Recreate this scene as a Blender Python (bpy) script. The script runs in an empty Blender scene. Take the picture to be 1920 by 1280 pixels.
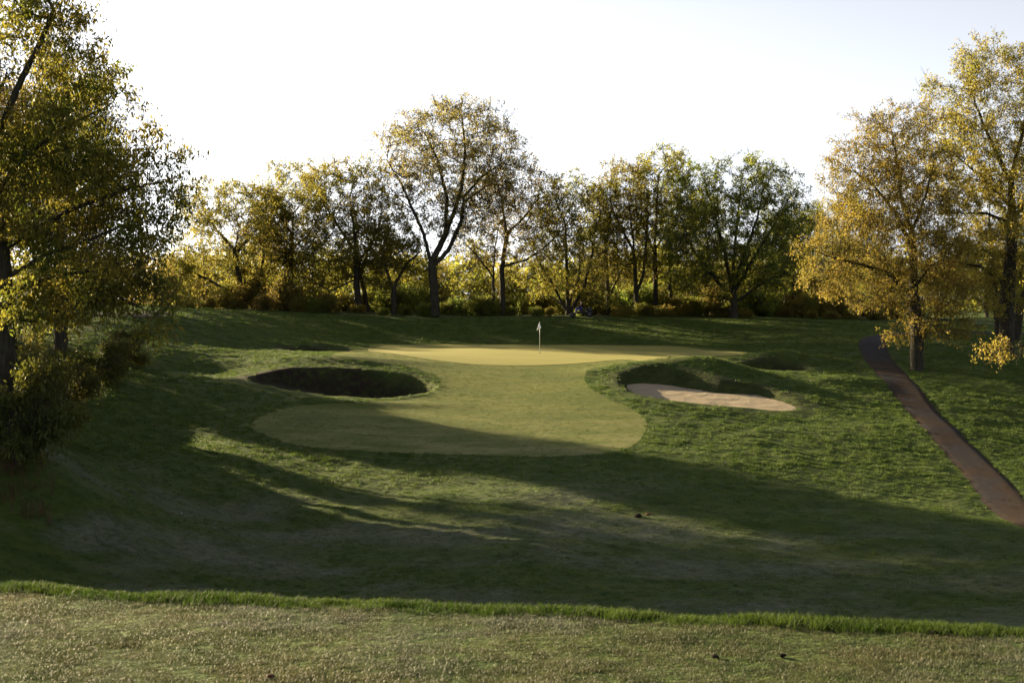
import bpy, bmesh, math, random
import numpy as np
from mathutils import Vector, Matrix

SC = bpy.context.scene
COL = SC.collection
R = math.radians
rng = np.random.default_rng(7)
random.seed(7)

# ------------------------------------------------------------------ camera, sky, sun, exposure
FX, CX, YH, EYE = 2667.0, 960.0, 560.0, 1.6      # focal length in photo pixels, principal column, horizon row, eye height
cam = bpy.data.cameras.new('camera')
cam.sensor_width = 36.0
cam.lens = 36.0 * FX / 1920.0
cam.shift_y = -(640.0 - YH) / 1920.0
cam.clip_start = 0.1
cam.clip_end = 6000.0
cam.dof.use_dof = True
cam.dof.focus_distance = 95.0
cam.dof.aperture_fstop = 9.0
co = bpy.data.objects.new('camera', cam)
COL.objects.link(co)
co.location = (0, 0, EYE)
co.rotation_euler = (R(90), 0, 0)
SC.camera = co

SUN_EL, SUN_AZ = R(13.0), R(-51.5)                 # azimuth from straight ahead, negative = left
world = bpy.data.worlds.new("World")
SC.world = world
world.use_nodes = True
wn = world.node_tree
sky = wn.nodes.new('ShaderNodeTexSky')
sky.sky_type = 'NISHITA'
sky.sun_disc = False
sky.sun_elevation = SUN_EL
sky.sun_rotation = SUN_AZ
sky.air_density = 0.4
sky.dust_density = 1.0
hs = wn.nodes.new('ShaderNodeHueSaturation')          # thin bright morning haze over the whole sky
hs.inputs['Saturation'].default_value = 0.26
wn.links.new(sky.outputs[0], hs.inputs['Color'])
wn.links.new(hs.outputs[0], wn.nodes['Background'].inputs[0])
wn.nodes['Background'].inputs[1].default_value = 0.054
sl = bpy.data.lights.new('sun', 'SUN')
sl.energy = 5.0
sl.angle = R(0.5)
sl.color = (1.0, 0.79, 0.47)
so = bpy.data.objects.new('sun', sl)
COL.objects.link(so)
TO_SUN = Vector((math.sin(SUN_AZ) * math.cos(SUN_EL), math.cos(SUN_AZ) * math.cos(SUN_EL), math.sin(SUN_EL)))
so.rotation_euler = (-TO_SUN).to_track_quat('-Z', 'Y').to_euler()
SC.view_settings.view_transform = 'Standard'
SC.view_settings.look = 'None'
SC.view_settings.gamma = 1.0
SC.view_settings.use_curve_mapping = False
SC.view_settings.exposure = 2.45

# ------------------------------------------------------------------ small helpers
def tag(o, label=None, cat=None, group=None, kind=None):
    if label: o['label'] = label
    if cat: o['category'] = cat
    if group: o['group'] = group
    if kind: o['kind'] = kind
    return o

def link(name, me, parent=None):
    o = bpy.data.objects.new(name, me)
    COL.objects.link(o)
    if parent: o.parent = parent
    return o

def empty(name, loc, label, cat, group=None, rz=0.0):
    o = bpy.data.objects.new(name, None)
    o.empty_display_size = 0.3
    COL.objects.link(o)
    o.location = loc
    o.rotation_euler = (0, 0, rz)
    return tag(o, label, cat, group)

def mesh_np(name, V, F, mat=None, smooth=False, attrs=None):
    """V (n,3), F (m,k) one polygon size"""
    V = np.asarray(V, np.float32); F = np.asarray(F, np.int32)
    me = bpy.data.meshes.new(name)
    me.vertices.add(len(V)); me.vertices.foreach_set('co', V.ravel())
    k = F.shape[1]
    me.loops.add(F.size); me.loops.foreach_set('vertex_index', F.ravel())
    me.polygons.add(len(F))
    me.polygons.foreach_set('loop_start', np.arange(0, F.size, k, dtype=np.int32))
    me.polygons.foreach_set('loop_total', np.full(len(F), k, np.int32))
    if smooth: me.polygons.foreach_set('use_smooth', np.ones(len(F), bool))
    for an, av in (attrs or {}).items():
        a = me.attributes.new(an, 'FLOAT', 'POINT')
        a.data.foreach_set('value', np.asarray(av, np.float32))
    me.update()
    me.validate()
    if mat: me.materials.append(mat)
    return me

def sstep(a, b, x):
    t = np.clip((x - a) / (b - a), 0, 1)
    return t * t * (3 - 2 * t)

_perm = np.random.default_rng(3).random((256, 256))
def vnoise(x, y):
    xi = np.floor(x).astype(int); yi = np.floor(y).astype(int)
    fx = x - xi; fy = y - yi
    fx = fx * fx * (3 - 2 * fx); fy = fy * fy * (3 - 2 * fy)
    g = lambda a, b: _perm[a & 255, b & 255]
    return ((g(xi, yi) * (1 - fx) + g(xi + 1, yi) * fx) * (1 - fy)
            + (g(xi, yi + 1) * (1 - fx) + g(xi + 1, yi + 1) * fx) * fy) - 0.5

def inside(P, poly):
    x, y = P[:, 0], P[:, 1]
    c = np.zeros(len(P), bool)
    n = len(poly)
    for i in range(n):
        x1, y1 = poly[i]; x2, y2 = poly[(i + 1) % n]
        if y1 == y2: continue
        m = ((y1 > y) != (y2 > y)) & (x < (x2 - x1) * (y - y1) / (y2 - y1) + x1)
        c ^= m
    return c

def dist_poly(P, poly, closed=True):
    """distance and nearest point on a polyline"""
    best = np.full(len(P), 1e9); near = np.zeros((len(P), 2))
    n = len(poly)
    for i in range(n if closed else n - 1):
        a = np.asarray(poly[i], float); b = np.asarray(poly[(i + 1) % n], float)
        ab = b - a
        t = np.clip(((P - a) @ ab) / max(ab @ ab, 1e-9), 0, 1)
        q = a + t[:, None] * ab
        d = np.hypot(P[:, 0] - q[:, 0], P[:, 1] - q[:, 1])
        m = d < best
        best[m] = d[m]; near[m] = q[m]
    return best, near

def smooth_loop(pts, sub=6, closed=True):
    p = np.asarray(pts, float); n = len(p); out = []
    for i in range(n if closed else n - 1):
        if closed:
            a, b, c, d = p[(i - 1) % n], p[i], p[(i + 1) % n], p[(i + 2) % n]
        else:
            a, b, c, d = p[max(i - 1, 0)], p[i], p[i + 1], p[min(i + 2, n - 1)]
        for k in range(sub):
            t = k / sub
            out.append(0.5 * (2 * b + (c - a) * t + (2 * a - 5 * b + 4 * c - d) * t * t + (3 * b - a - 3 * c + d) * t ** 3))
    if not closed: out.append(p[-1])
    return np.array(out)

# ------------------------------------------------------------------ terrain height
def place(px, py, D):
    return ((px - CX) / FX * D, D, EYE - (py - YH) / FX * D)

CTRL = [place(*c) for c in [
    (960, 603, 126.5), (960, 645, 118.3), (960, 646, 116), (960, 685, 96), (960, 750, 85), (960, 853, 71), (960, 930, 62), (960, 1000, 55.5), (960, 1050, 51), (960, 1090, 47.5),
    (700, 602, 127), (700, 643, 119), (640, 666, 98.5), (650, 681, 95), (510, 690, 93), (700, 750, 85), (500, 747, 84), (455, 715, 88), (480, 800, 77), (570, 840, 72.5), (800, 690, 94.5),
    (450, 592, 122), (430, 650, 105), (420, 700, 93), (380, 760, 83), (330, 590, 113), (300, 650, 98), (250, 720, 85.5), (200, 810, 73.5), (150, 850, 66.5),
    (300, 850, 68.5), (300, 950, 58.5), (300, 1050, 50), (150, 600, 104), (120, 740, 72.5), (60, 815, 60), (50, 870, 53.5), (0, 950, 50.5), (0, 1050, 46.5),
    (-300, 840, 54), (-300, 930, 45), (-350, 730, 82), (-300, 610, 112),
    (1250, 603, 127), (1380, 603, 127), (1350, 650, 114), (1180, 646, 117.5), (1250, 676, 97), (1250, 683, 93), (1330, 684, 93), (1400, 690, 94), (1530, 668, 101), (1500, 640, 112), (1600, 626, 116),
    (1570, 720, 90), (1530, 770, 83), (1250, 800, 77.5), (1120, 700, 92), (1400, 850, 71.5), (1600, 850, 73), (1250, 900, 65), (1500, 950, 61.5), (1700, 900, 68.5), (1250, 1000, 55.8),
    (1600, 1050, 51.5), (1800, 1000, 56.5), (1900, 1100, 46.8), (1625, 635, 111), (1638, 666, 102), (1665, 700, 95), (1710, 745, 88), (1762, 800, 80), (1853, 900, 69), (1910, 970, 62),
    (1722, 691, 97), (1800, 640, 106), (1850, 627, 117), (1850, 722, 91), (1890, 800, 83), (1950, 850, 76), (2250, 720, 97), (2250, 900, 71), (2250, 632, 118), (2250, 1050, 49),
    (1550, 600, 131), (1750, 601, 135)]]
for x in (-90, -45, 0, 45, 90):
    for y in (145, 175, 215):
        CTRL.append((x, y, -0.45 + (0.6 if x < -30 else 0) - 0.003 * (y - 145)))
    CTRL += [(x, 38, -7.9 + max(0, -x - 12) * 0.11), (x, 26, -7.2 + max(0, -x - 12) * 0.08), (x, 18, -4.9), (x, 12, -2.2), (x, 9, -.9), (x, 5, 0), (x, -6, 0), (x, -20, 0)]
CTRL += [(-70, 60, -4.0), (-70, 90, -3.2), (-75, 120, -1.2), (-36, 87, -3.4), (-50, 98, -2.6), (80, 60, -7), (80, 90, -4.2), (80, 118, -1.6)]
CTRL = np.array(CTRL)

def _tps_fit(P, z, lam=0.12):
    d = np.hypot(P[:, None, 0] - P[None, :, 0], P[:, None, 1] - P[None, :, 1])
    K = np.where(d > 0, d * d * np.log(d + 1e-9), 0) + lam * np.eye(len(P))
    A = np.hstack([np.ones((len(P), 1)), P])
    M = np.block([[K, A], [A.T, np.zeros((3, 3))]])
    return np.linalg.solve(M, np.concatenate([z, np.zeros(3)]))
_TW = _tps_fit(CTRL[:, :2], CTRL[:, 2])

def tps(x, y):
    x = np.clip(x, -90, 90); y = np.clip(y, -20, 215)
    out = _TW[-3] + _TW[-2] * x + _TW[-1] * y
    for i in range(len(CTRL)):
        d2 = (x - CTRL[i, 0]) ** 2 + (y - CTRL[i, 1]) ** 2
        out = out + _TW[i] * 0.5 * d2 * np.log(d2 + 1e-12)
    return out

def mow_y(x):                                       # the line where the mown tee meets the taller edge strip
    return 7.16 - 0.20 * x + 0.05 * np.sin(x * 4.3 + 1) * np.sin(x * 2.1) + 0.03 * np.sin(x * 1.7)

def ctr(px, py, D):
    v = place(px, py, D); return (v[0], v[1])

# bunkers: floor outline (plan), floor plane through three points, slope of the grass faces
def plane3(a, b, c):
    M = np.array([[a[0], a[1], 1], [b[0], b[1], 1], [c[0], c[1], 1]], float)
    return np.linalg.solve(M, np.array([a[2], b[2], c[2]], float))
def loopD(l): return smooth_loop([ctr(*p) for p in l], 5)

BUNK = []
# right bunker, wide pale sand
BUNK.append(dict(poly=loopD([(1176, 722, 90), (1215, 720, 90.5), (1255, 722, 90), (1290, 727, 89.4), (1325, 733, 88.5), (1350, 737, 88), (1375, 739, 87.8), (1420, 741, 87.4), (1465, 751, 85.6), (1493, 762, 83.8), (1470, 769, 82.9), (1420, 768, 83), (1340, 765, 83.4), (1250, 756, 84.7), (1195, 745, 86.3)]),
                 pl=plane3(place(1200, 722, 90), place(1250, 757, 84.5), place(1450, 770, 83)) - np.array([0, 0, 0.05]), k=0.85))
# left bunker, deep dark hollow
lb = [(-11.4 + 4.9 * math.cos(t) , 89.2 + 2.7 * math.sin(t) - 0.10 * 4 * math.cos(t)) for t in np.linspace(0, 2 * math.pi, 22, endpoint=False)]
BUNK.append(dict(poly=smooth_loop(lb, 3), pl=np.array([-0.22, 0.07, -4.72 - 0.07 * 89.2 - 0.22 * 11.6]), k=1.3,
                 sand=smooth_loop([(-11.9 + 1.9 * math.cos(t), 88.2 + 1.25 * math.sin(t) - 0.15 * math.cos(t)) for t in np.linspace(0, 2 * math.pi, 16, endpoint=False)], 3)))
# back left bunker, thin strip of sand in the shade
b3 = [(-14.6 + 2.3 * math.cos(t), 107.6 + 1.3 * math.sin(t)) for t in np.linspace(0, 2 * math.pi, 18, endpoint=False)]
BUNK.append(dict(poly=smooth_loop(b3, 3), pl=np.array([0, 0.03, -2.66 - 0.03 * 107.6]), k=1.0))
# small hollow on the right shoulder
b4 = [(17.6 + 1.7 * math.cos(t), 95.6 + 0.8 * math.sin(t) - 0.1 * math.cos(t)) for t in np.linspace(0, 2 * math.pi, 18, endpoint=False)]
BUNK.append(dict(poly=smooth_loop(b4, 3), pl=np.array([0.0, 0.05, -3.75 - 0.05 * 95.6]), k=1.0))

def smin(a, b, k):
    h = np.clip(0.5 + 0.5 * (b - a) / k, 0, 1)
    return b * (1 - h) + a * h - k * h * (1 - h)

def gauss(x, y, cx, cy, sx, sy, h, rot=0.0):
    c, s = math.cos(rot), math.sin(rot)
    u = (x - cx) * c + (y - cy) * s; v = -(x - cx) * s + (y - cy) * c
    return h * np.exp(-(u / sx) ** 2 - (v / sy) ** 2)

PATH_C = smooth_loop([(23.4, 50), (22.4, 57), (22.3, 63), (23.1, 69), (24.0, 80), (24.7, 88), (25.3, 95), (26.1, 102), (27.5, 108.5), (29.6, 113), (36, 117.5), (46, 119.5), (62, 121)], 5, closed=False)

def H0(x, y):
    """smooth ground without fine relief"""
    shp = np.shape(x); x = np.asarray(x, float).ravel(); y = np.asarray(y, float).ravel()
    s = y - (mow_y(x) + 0.16)
    t = tps(x, y)
    # mounds
    t = t + gauss(x, y, 19.2, 98.8, 2.4, 1.5, 0.5, 0.25) + gauss(x, y, 13.4, 92.0, 2.8, 1.4, 0.36, -0.25) + gauss(x, y, 17.5, 98.8, 2.8, 1.0, 0.3) + gauss(x, y, -14.6, 110.8, 3.6, 1.1, 0.4) + gauss(x, y, 12, 105, 6, 2.5, 0.12)
    t = t + gauss(x, y, 9.6, 92.6, 4.4, 1.3, 0.42, -0.03)
    t = t + gauss(x, y, -5.4, 125.5, 4.5, 2.2, 0.22) + gauss(x, y, 21.5, 91.5, 2.2, 1.2, 0.3)
    t = t + gauss(x, y, -12.5, 96.2, 6.5, 1.3, 0.28) + gauss(x, y, -9.0, 83.6, 5.0, 0.9, 0.22, 0.03)
    t = t + gauss(x, y, 1.0, 52.6, 2.6, 1.6, 0.22) + gauss(x, y, -9, 61, 3.2, 1.1, 0.22, -0.1) + gauss(x, y, 11, 57.5, 5, 1.0, 0.22) + gauss(x, y, 17, 54, 6, 1.2, 0.25)
    # right edge of the path: a low shoulder, then the ground drops away
    P = np.stack([x, y], 1)
    z = t
    for b in BUNK:
        lo = b['poly'].min(0) - 9; hi = b['poly'].max(0) + 9
        m = (x > lo[0]) & (x < hi[0]) & (y > lo[1]) & (y < hi[1])
        if not m.any(): continue
        Q = P[m]
        d, _ = dist_poly(Q, b['poly'])
        ins = inside(Q, b['poly'])
        d = np.where(ins, 0.0, d)
        fl = b['pl'][0] * Q[:, 0] + b['pl'][1] * Q[:, 1] + b['pl'][2] + b['k'] * d
        z[m] = smin(z[m], fl, 0.10)
    w = sstep(0.0, 1.6, s)
    drop = -0.30 * np.clip(s, 0, 3)
    z = np.where(s < 0, 0.0, (1 - w) * drop + w * np.minimum(z, 0.0 + np.where(y < 40, 0, 99)))
    return z.reshape(shp)

def raycast(pts, H=None):
    """where photo pixels meet the ground (plan coordinates)"""
    out = []
    D = np.arange(40, 170, 0.1)
    for px, py in pts:
        x = (px - CX) / FX * D
        zr = EYE - (py - YH) / FX * D
        h = H0(x, D)
        i = np.argmax(zr < h)
        if zr[i] >= h[i]: i = len(D) - 1
        out.append((x[i], D[i]))
    return np.array(out)

GREEN = smooth_loop(raycast([(690, 656), (715, 649.5), (770, 647), (900, 646.5), (1000, 647), (1100, 647.5), (1200, 649), (1290, 652), (1370, 659), (1395, 665), (1330, 669), (1250, 672), (1180, 675), (1090, 681), (1000, 685.5), (900, 684.5), (830, 677), (760, 667), (715, 661)]), 5)
FAIR = smooth_loop(raycast([(470, 800), (490, 780), (540, 764), (610, 757), (690, 754.5), (760, 750), (806, 741), (826, 722), (812, 703), (775, 690), (720, 681), (660, 674), (622, 668), (638, 660), (670, 652), (705, 646.5), (770, 645.2), (1000, 645.4), (1200, 647), (1310, 650), (1380, 657), (1402, 664), (1370, 670), (1290, 675), (1190, 679), (1125, 688), (1097, 704), (1105, 725), (1135, 745), (1180, 764), (1210, 785), (1213, 800), (1200, 825), (1170, 843), (1110, 852), (1000, 856), (900, 853), (780, 850), (660, 845), (560, 836), (500, 818)]), 5)

def tee_noise(x, y):
    return 0.012 * vnoise(x * 2.1, y * 2.1) + 0.006 * vnoise(x * 6, y * 6)

def ground_masks(x, y):
    P = np.stack([x, y], 1)
    dF, _ = dist_poly(P, FAIR[::2]); sF = np.where(inside(P, FAIR), -dF, dF)
    dP, _ = dist_poly(P, PATH_C, False)
    sS = np.full(len(P), 99.0)
    for b in BUNK:
        d, _ = dist_poly(P, b['poly'][::2]); sS = np.minimum(sS, np.where(inside(P, b['poly']), -d, d))
    return sF, dP, sS

def H(x, y, masks=None):
    """final ground height: H0 plus lumpy rough where the grass is rough"""
    x = np.asarray(x, float).ravel(); y = np.asarray(y, float).ravel()
    z = H0(x, y)
    sF, dP, sS = masks if masks is not None else ground_masks(x, y)
    w = sstep(0.05, 0.8, sF) * sstep(1.3, 2.2, dP) * sstep(0.0, 0.7, sS) * sstep(12, 30, y)
    lo = 0.45 + 0.55 * sstep(70, 58, y)
    n = lo * (0.14 * vnoise(x * 0.55, y * 0.75 + 3) + 0.22 * vnoise(x * 0.17 + 4, y * 0.22)) + 0.07 * vnoise(x * 1.1 + 9, y * 1.5) + 0.035 * vnoise(x * 2.6, y * 3.3 + 5)
    z = z + w * n
    return z + np.where(y < 8.5, tee_noise(x, y), 0)

# ------------------------------------------------------------------ materials
def new_mat(name):
    m = bpy.data.materials.new(name)
    m.use_nodes = True
    nt = m.node_tree
    nt.nodes.clear()
    out = nt.nodes.new('ShaderNodeOutputMaterial')
    return m, nt, out

class NT:
    def __init__(s, nt): s.nt = nt
    def n(s, t, **kw):
        nd = s.nt.nodes.new(t)
        for k, v in kw.items(): setattr(nd, k, v)
        return nd
    def l(s, a, b): s.nt.links.new(a, b)
    def pos(s): return s.n('ShaderNodeNewGeometry').outputs['Position']
    def noise(s, vec, scale, detail=3, rough=0.55, stretch=None):
        if stretch:
            mp = s.n('ShaderNodeMapping'); mp.inputs['Scale'].default_value = stretch
            s.l(vec, mp.inputs[0]); vec = mp.outputs[0]
        nd = s.n('ShaderNodeTexNoise')
        nd.inputs['Scale'].default_value = scale; nd.inputs['Detail'].default_value = detail; nd.inputs['Roughness'].default_value = rough
        s.l(vec, nd.inputs['Vector'])
        return nd.outputs['Fac']
    def ramp(s, fac, lo, hi, a=0.0, b=1.0):
        nd = s.n('ShaderNodeMapRange'); nd.interpolation_type = 'SMOOTHSTEP'
        nd.inputs[1].default_value = lo; nd.inputs[2].default_value = hi; nd.inputs[3].default_value = a; nd.inputs[4].default_value = b
        s.l(fac, nd.inputs[0]); return nd.outputs[0]
    def mix(s, fac, a, b):
        nd = s.n('ShaderNodeMix', data_type='RGBA')
        for v, i in ((fac, 0), (a, 6), (b, 7)):
            if isinstance(v, (int, float)): nd.inputs[i].default_value = v
            elif isinstance(v, tuple): nd.inputs[i].default_value = (*v, 1)
            else: s.l(v, nd.inputs[i])
        return nd.outputs[2]
    def math(s, op, a, b=0.0):
        nd = s.n('ShaderNodeMath', operation=op)
        for v, i in ((a, 0), (b, 1)):
            if isinstance(v, (int, float)): nd.inputs[i].default_value = v
            else: s.l(v, nd.inputs[i])
        return nd.outputs[0]
    def bump(s, h, strength=0.5, dist=0.05):
        nd = s.n('ShaderNodeBump'); nd.inputs['Strength'].default_value = strength; nd.inputs['Distance'].default_value = dist
        s.l(h, nd.inputs['Height']); return nd.outputs[0]
    def bsdf(s, col, rough=0.7, spec=0.3, normal=None):
        nd = s.n('ShaderNodeBsdfPrincipled')
        if isinstance(col, tuple): nd.inputs['Base Color'].default_value = (*col, 1)
        else: s.l(col, nd.inputs['Base Color'])
        if isinstance(rough, (int, float)): nd.inputs['Roughness'].default_value = rough
        else: s.l(rough, nd.inputs['Roughness'])
        nd.inputs['Specular IOR Level'].default_value = spec
        if normal is not None: s.l(normal, nd.inputs['Normal'])
        return nd.outputs[0]

def rough_colour(b):
    """colour of the rough turf by place: green, dry tan, dew-grey and reddish worn patches"""
    p = b.pos()
    sep = b.n('ShaderNodeSeparateXYZ'); b.l(p, sep.inputs[0])
    n1 = b.noise(p, 0.16, 5, 0.62, (1, 1.5, 1))
    n2 = b.noise(p, 0.9, 4, 0.6, (1, 1.6, 1))
    n3 = b.noise(p, 0.33, 5, 0.65, (0.8, 1.6, 1))
    green = b.mix(b.ramp(n2, 0.3, 0.7), (0.034, 0.060, 0.010), (0.064, 0.090, 0.018))
    low = b.ramp(sep.outputs[1], 57, 69, 1.0, 0.0)                 # the damp valley floor
    xr = b.ramp(sep.outputs[0], 4, 22, 1.0, 0.45)
    tee_side = b.ramp(sep.outputs[1], 30, 45, 0.0, 1.0)
    n4 = b.noise(p, 4.5, 4, 0.7, (0.7, 1.5, 1))
    dry = b.math('MULTIPLY', b.math('MULTIPLY', low, b.ramp(n1, 0.40, 0.66)), b.math('MULTIPLY', xr, tee_side))
    dry = b.math('MULTIPLY', dry, b.ramp(n4, 0.36, 0.6, 0.25, 1.0))
    c = b.mix(dry, green, b.mix(n2, (0.098, 0.112, 0.082), (0.142, 0.148, 0.114)))
    red = b.math('MULTIPLY', b.math('MULTIPLY', b.math('MULTIPLY', low, b.ramp(n4, 0.4, 0.6)), b.ramp(n3, 0.60, 0.74)), tee_side)
    c = b.mix(b.math('MULTIPLY', red, 0.4), c, (0.11, 0.07, 0.048))
    return c, p, n2

def mat_ground():
    m, nt, out = new_mat('rough_turf'); b = NT(nt)
    c, p, n2 = rough_colour(b)
    sep = b.n('ShaderNodeSeparateXYZ'); b.l(p, sep.inputs[0])
    litter = b.ramp(sep.outputs[1], 131, 137)
    lit = b.math('MULTIPLY', litter, b.ramp(sep.outputs[0], 18, 26, 1, 0))
    c = b.mix(lit, c, b.mix(n2, (0.035, 0.028, 0.014), (0.06, 0.045, 0.022)))
    ea = b.n('ShaderNodeAttribute', attribute_name='earth')        # shade of the bunker faces painted as dark soil, partly real bare soil
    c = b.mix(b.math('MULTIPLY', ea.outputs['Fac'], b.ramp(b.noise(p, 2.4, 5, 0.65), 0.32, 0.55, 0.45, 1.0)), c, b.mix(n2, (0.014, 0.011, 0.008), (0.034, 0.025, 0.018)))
    f = b.noise(p, 3.2, 6, 0.7, (0.7, 1.3, 1))
    b.l(b.bsdf(c, 0.9, 0.1, b.bump(f, 1.0, 0.25)), out.inputs[0])
    return m

def mat_blade(name, base, tip=None, transl=0.35, rough=0.45, spec=0.35, rough_zone=False, var=0.35, frost=None):
    m, nt, out = new_mat(name); b = NT(nt)
    oi = b.n('ShaderNodeObjectInfo')
    at = b.n('ShaderNodeAttribute', attribute_name='v')
    if rough_zone:
        c, p, _ = rough_colour(b)
        hs = b.n('ShaderNodeHueSaturation'); hs.inputs['Value'].default_value = 1.55
        b.l(c, hs.inputs['Color']); c = hs.outputs[0]
    else:
        p = b.pos()
        n1 = b.noise(p, 1.6, 4, 0.6)
        n0 = b.noise(p, 0.55, 3, 0.6)
        c = b.mix(b.ramp(n1, 0.35, 0.65), base, tip)
        if frost: c = b.mix(b.math('MULTIPLY', b.ramp(n0, 0.50, 0.64), 0.7), c, frost)
    v = b.math('ADD', b.math('MULTIPLY', at.outputs['Fac'], var), b.math('MULTIPLY', oi.outputs['Random'], var))
    hs = b.n('ShaderNodeHueSaturation'); b.l(b.math('ADD', v, 1.0 - var), hs.inputs['Value']); b.l(c, hs.inputs['Color'])
    c = hs.outputs[0]
    pr = b.bsdf(c, rough, spec)
    tr = b.n('ShaderNodeBsdfTranslucent'); b.l(c, tr.inputs[0])
    mx = b.n('ShaderNodeMixShader'); mx.inputs[0].default_value = transl
    b.l(pr, mx.inputs[1]); b.l(tr.outputs[0], mx.inputs[2])
    b.l(mx.outputs[0], out.inputs[0])
    return m

def mat_fairway():
    m, nt, out = new_mat('mown_fairway'); b = NT(nt)
    p = b.pos()
    n1 = b.noise(p, 0.35, 5, 0.6, (0.6, 1.6, 1)); n2 = b.noise(p, 2.2, 4, 0.65, (0.6, 1.4, 1))
    sep = b.n('ShaderNodeSeparateXYZ'); b.l(p, sep.inputs[0])
    n5 = b.noise(p, 1.1, 6, 0.7, (0.5, 1.8, 1))
    c = b.mix(b.math('ADD', b.math('MULTIPLY', b.ramp(n1, 0.35, 0.68), 0.6), b.math('MULTIPLY', b.ramp(n5, 0.35, 0.68), 0.4)), (0.064, 0.090, 0.014), (0.130, 0.138, 0.029))
    dew = b.math('MULTIPLY', b.ramp(sep.outputs[1], 72, 84, 1, 0), b.ramp(n1, 0.40, 0.62))
    c = b.mix(b.math('MULTIPLY', dew, 0.55), c, (0.185, 0.178, 0.082))
    c = b.mix(b.math('MULTIPLY', b.ramp(n2, 0.45, 0.75), 0.25), c, (0.06, 0.075, 0.02))
    tr = b.n('ShaderNodeAttribute', attribute_name='track')
    c = b.mix(b.math('MULTIPLY', tr.outputs['Fac'], 0.75), c, (0.05, 0.06, 0.018))
    f = b.noise(p, 7.0, 5, 0.7, (0.6, 1.2, 1))
    b.l(b.bsdf(c, 0.85, 0.15, b.bump(f, 0.9, 0.09)), out.inputs[0])
    return m

def mat_green():
    m, nt, out = new_mat('putting_turf'); b = NT(nt)
    p = b.pos()
    n1 = b.noise(p, 0.3, 4, 0.6, (0.5, 1.5, 1)); n2 = b.noise(p, 3.0, 4, 0.6)
    c = b.mix(b.ramp(n1, 0.35, 0.68), (0.200, 0.195, 0.048), (0.250, 0.230, 0.066))
    c = b.mix(b.math('MULTIPLY', n2, 0.25), c, (0.16, 0.16, 0.05))
    b.l(b.bsdf(c, 0.85, 0.15, b.bump(b.noise(p, 10, 4, 0.7), 0.25, 0.02)), out.inputs[0])
    return m

def mat_sand():
    m, nt, out = new_mat('bunker_sand'); b = NT(nt)
    p = b.pos()
    n1 = b.noise(p, 0.8, 5, 0.6); n2 = b.noise(p, 6, 5, 0.7, (0.7, 1.2, 1))
    c = b.mix(n1, (0.225, 0.185, 0.130), (0.325, 0.275, 0.195))
    c = b.mix(b.math('MULTIPLY', b.ramp(n2, 0.5, 0.75), 0.3), c, (0.20, 0.14, 0.11))
    b.l(b.bsdf(c, 0.95, 0.1, b.bump(n2, 0.8, 0.09)), out.inputs[0])
    return m

def mat_path():
    m, nt, out = new_mat('worn_asphalt'); b = NT(nt)
    p = b.pos()
    sep = b.n('ShaderNodeSeparateXYZ'); b.l(p, sep.inputs[0])
    n1 = b.noise(p, 0.45, 5, 0.65); n2 = b.noise(p, 3.5, 5, 0.7); n3 = b.noise(p, 30, 3, 0.6)
    asphalt = b.mix(n2, (0.026, 0.027, 0.033), (0.045, 0.046, 0.054))
    dirt = b.mix(n2, (0.030, 0.021, 0.016), (0.058, 0.041, 0.031))
    y = b.math('ADD', sep.outputs[1], b.math('MULTIPLY', n1, 9.0))
    f = b.ramp(y, 102.0, 110.0, 1, 0)
    f = b.math('MULTIPLY', f, b.ramp(n1, 0.36, 0.58, 0.25, 1.0))
    at = b.n('ShaderNodeAttribute', attribute_name='edge')
    f = b.math('MAXIMUM', f, b.math('MULTIPLY', b.ramp(at.outputs['Fac'], 0.6, 1.0), 0.8))
    c = b.mix(f, asphalt, dirt)
    n4 = b.noise(p, 1.4, 6, 0.75)
    c = b.mix(b.math('MULTIPLY', b.ramp(n4, 0.5, 0.68), 0.75), c, (0.018, 0.014, 0.011))
    c = b.mix(b.math('MULTIPLY', b.ramp(n2, 0.58, 0.72), 0.5), c, (0.078, 0.060, 0.042))
    b.l(b.bsdf(c, 0.95, 0.05, b.bump(b.math('ADD', n3, n2), 0.8, 0.05)), out.inputs[0])
    return m

def mat_bark(name='oak_bark', a=(0.019, 0.016, 0.012), c2=(0.050, 0.042, 0.032)):
    m, nt, out = new_mat(name); b = NT(nt)
    tc = b.n('ShaderNodeTexCoord').outputs['Object']
    n1 = b.noise(tc, 9, 5, 0.65, (1, 1, 0.22)); n2 = b.noise(tc, 1.3, 3, 0.6)
    c = b.mix(b.ramp(n1, 0.35, 0.68), a, c2)
    c = b.mix(b.math('MULTIPLY', n2, 0.35), c, (0.05, 0.055, 0.035))
    b.l(b.bsdf(c, 0.92, 0.15, b.bump(n1, 0.9, 0.05)), out.inputs[0])
    return m

def mat_leaf(name, c1, c2, c3, transl=0.7):
    m, nt, out = new_mat(name); b = NT(nt)
    at = b.n('ShaderNodeAttribute', attribute_name='v')
    oi = b.n('ShaderNodeObjectInfo')
    p = b.pos()
    n = b.noise(p, 0.45, 3, 0.6)
    c = b.mix(at.outputs['Fac'], c1, c2)
    c = b.mix(b.ramp(n, 0.42, 0.66), c, c3)
    hs = b.n('ShaderNodeHueSaturation')
    b.l(b.math('ADD', b.math('MULTIPLY', oi.outputs['Random'], 0.035), 0.4825), hs.inputs['Hue']); b.l(c, hs.inputs['Color'])
    b.l(b.math('ADD', b.math('MULTIPLY', oi.outputs['Random'], 0.25), 0.88), hs.inputs['Value'])
    c = hs.outputs[0]
    pr = b.bsdf(c, 0.5, 0.3)
    tr = b.n('ShaderNodeBsdfTranslucent'); b.l(c, tr.inputs[0])
    mx = b.n('ShaderNodeMixShader'); mx.inputs[0].default_value = transl
    b.l(pr, mx.inputs[1]); b.l(tr.outputs[0], mx.inputs[2]); b.l(mx.outputs[0], out.inputs[0])
    return m

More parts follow.
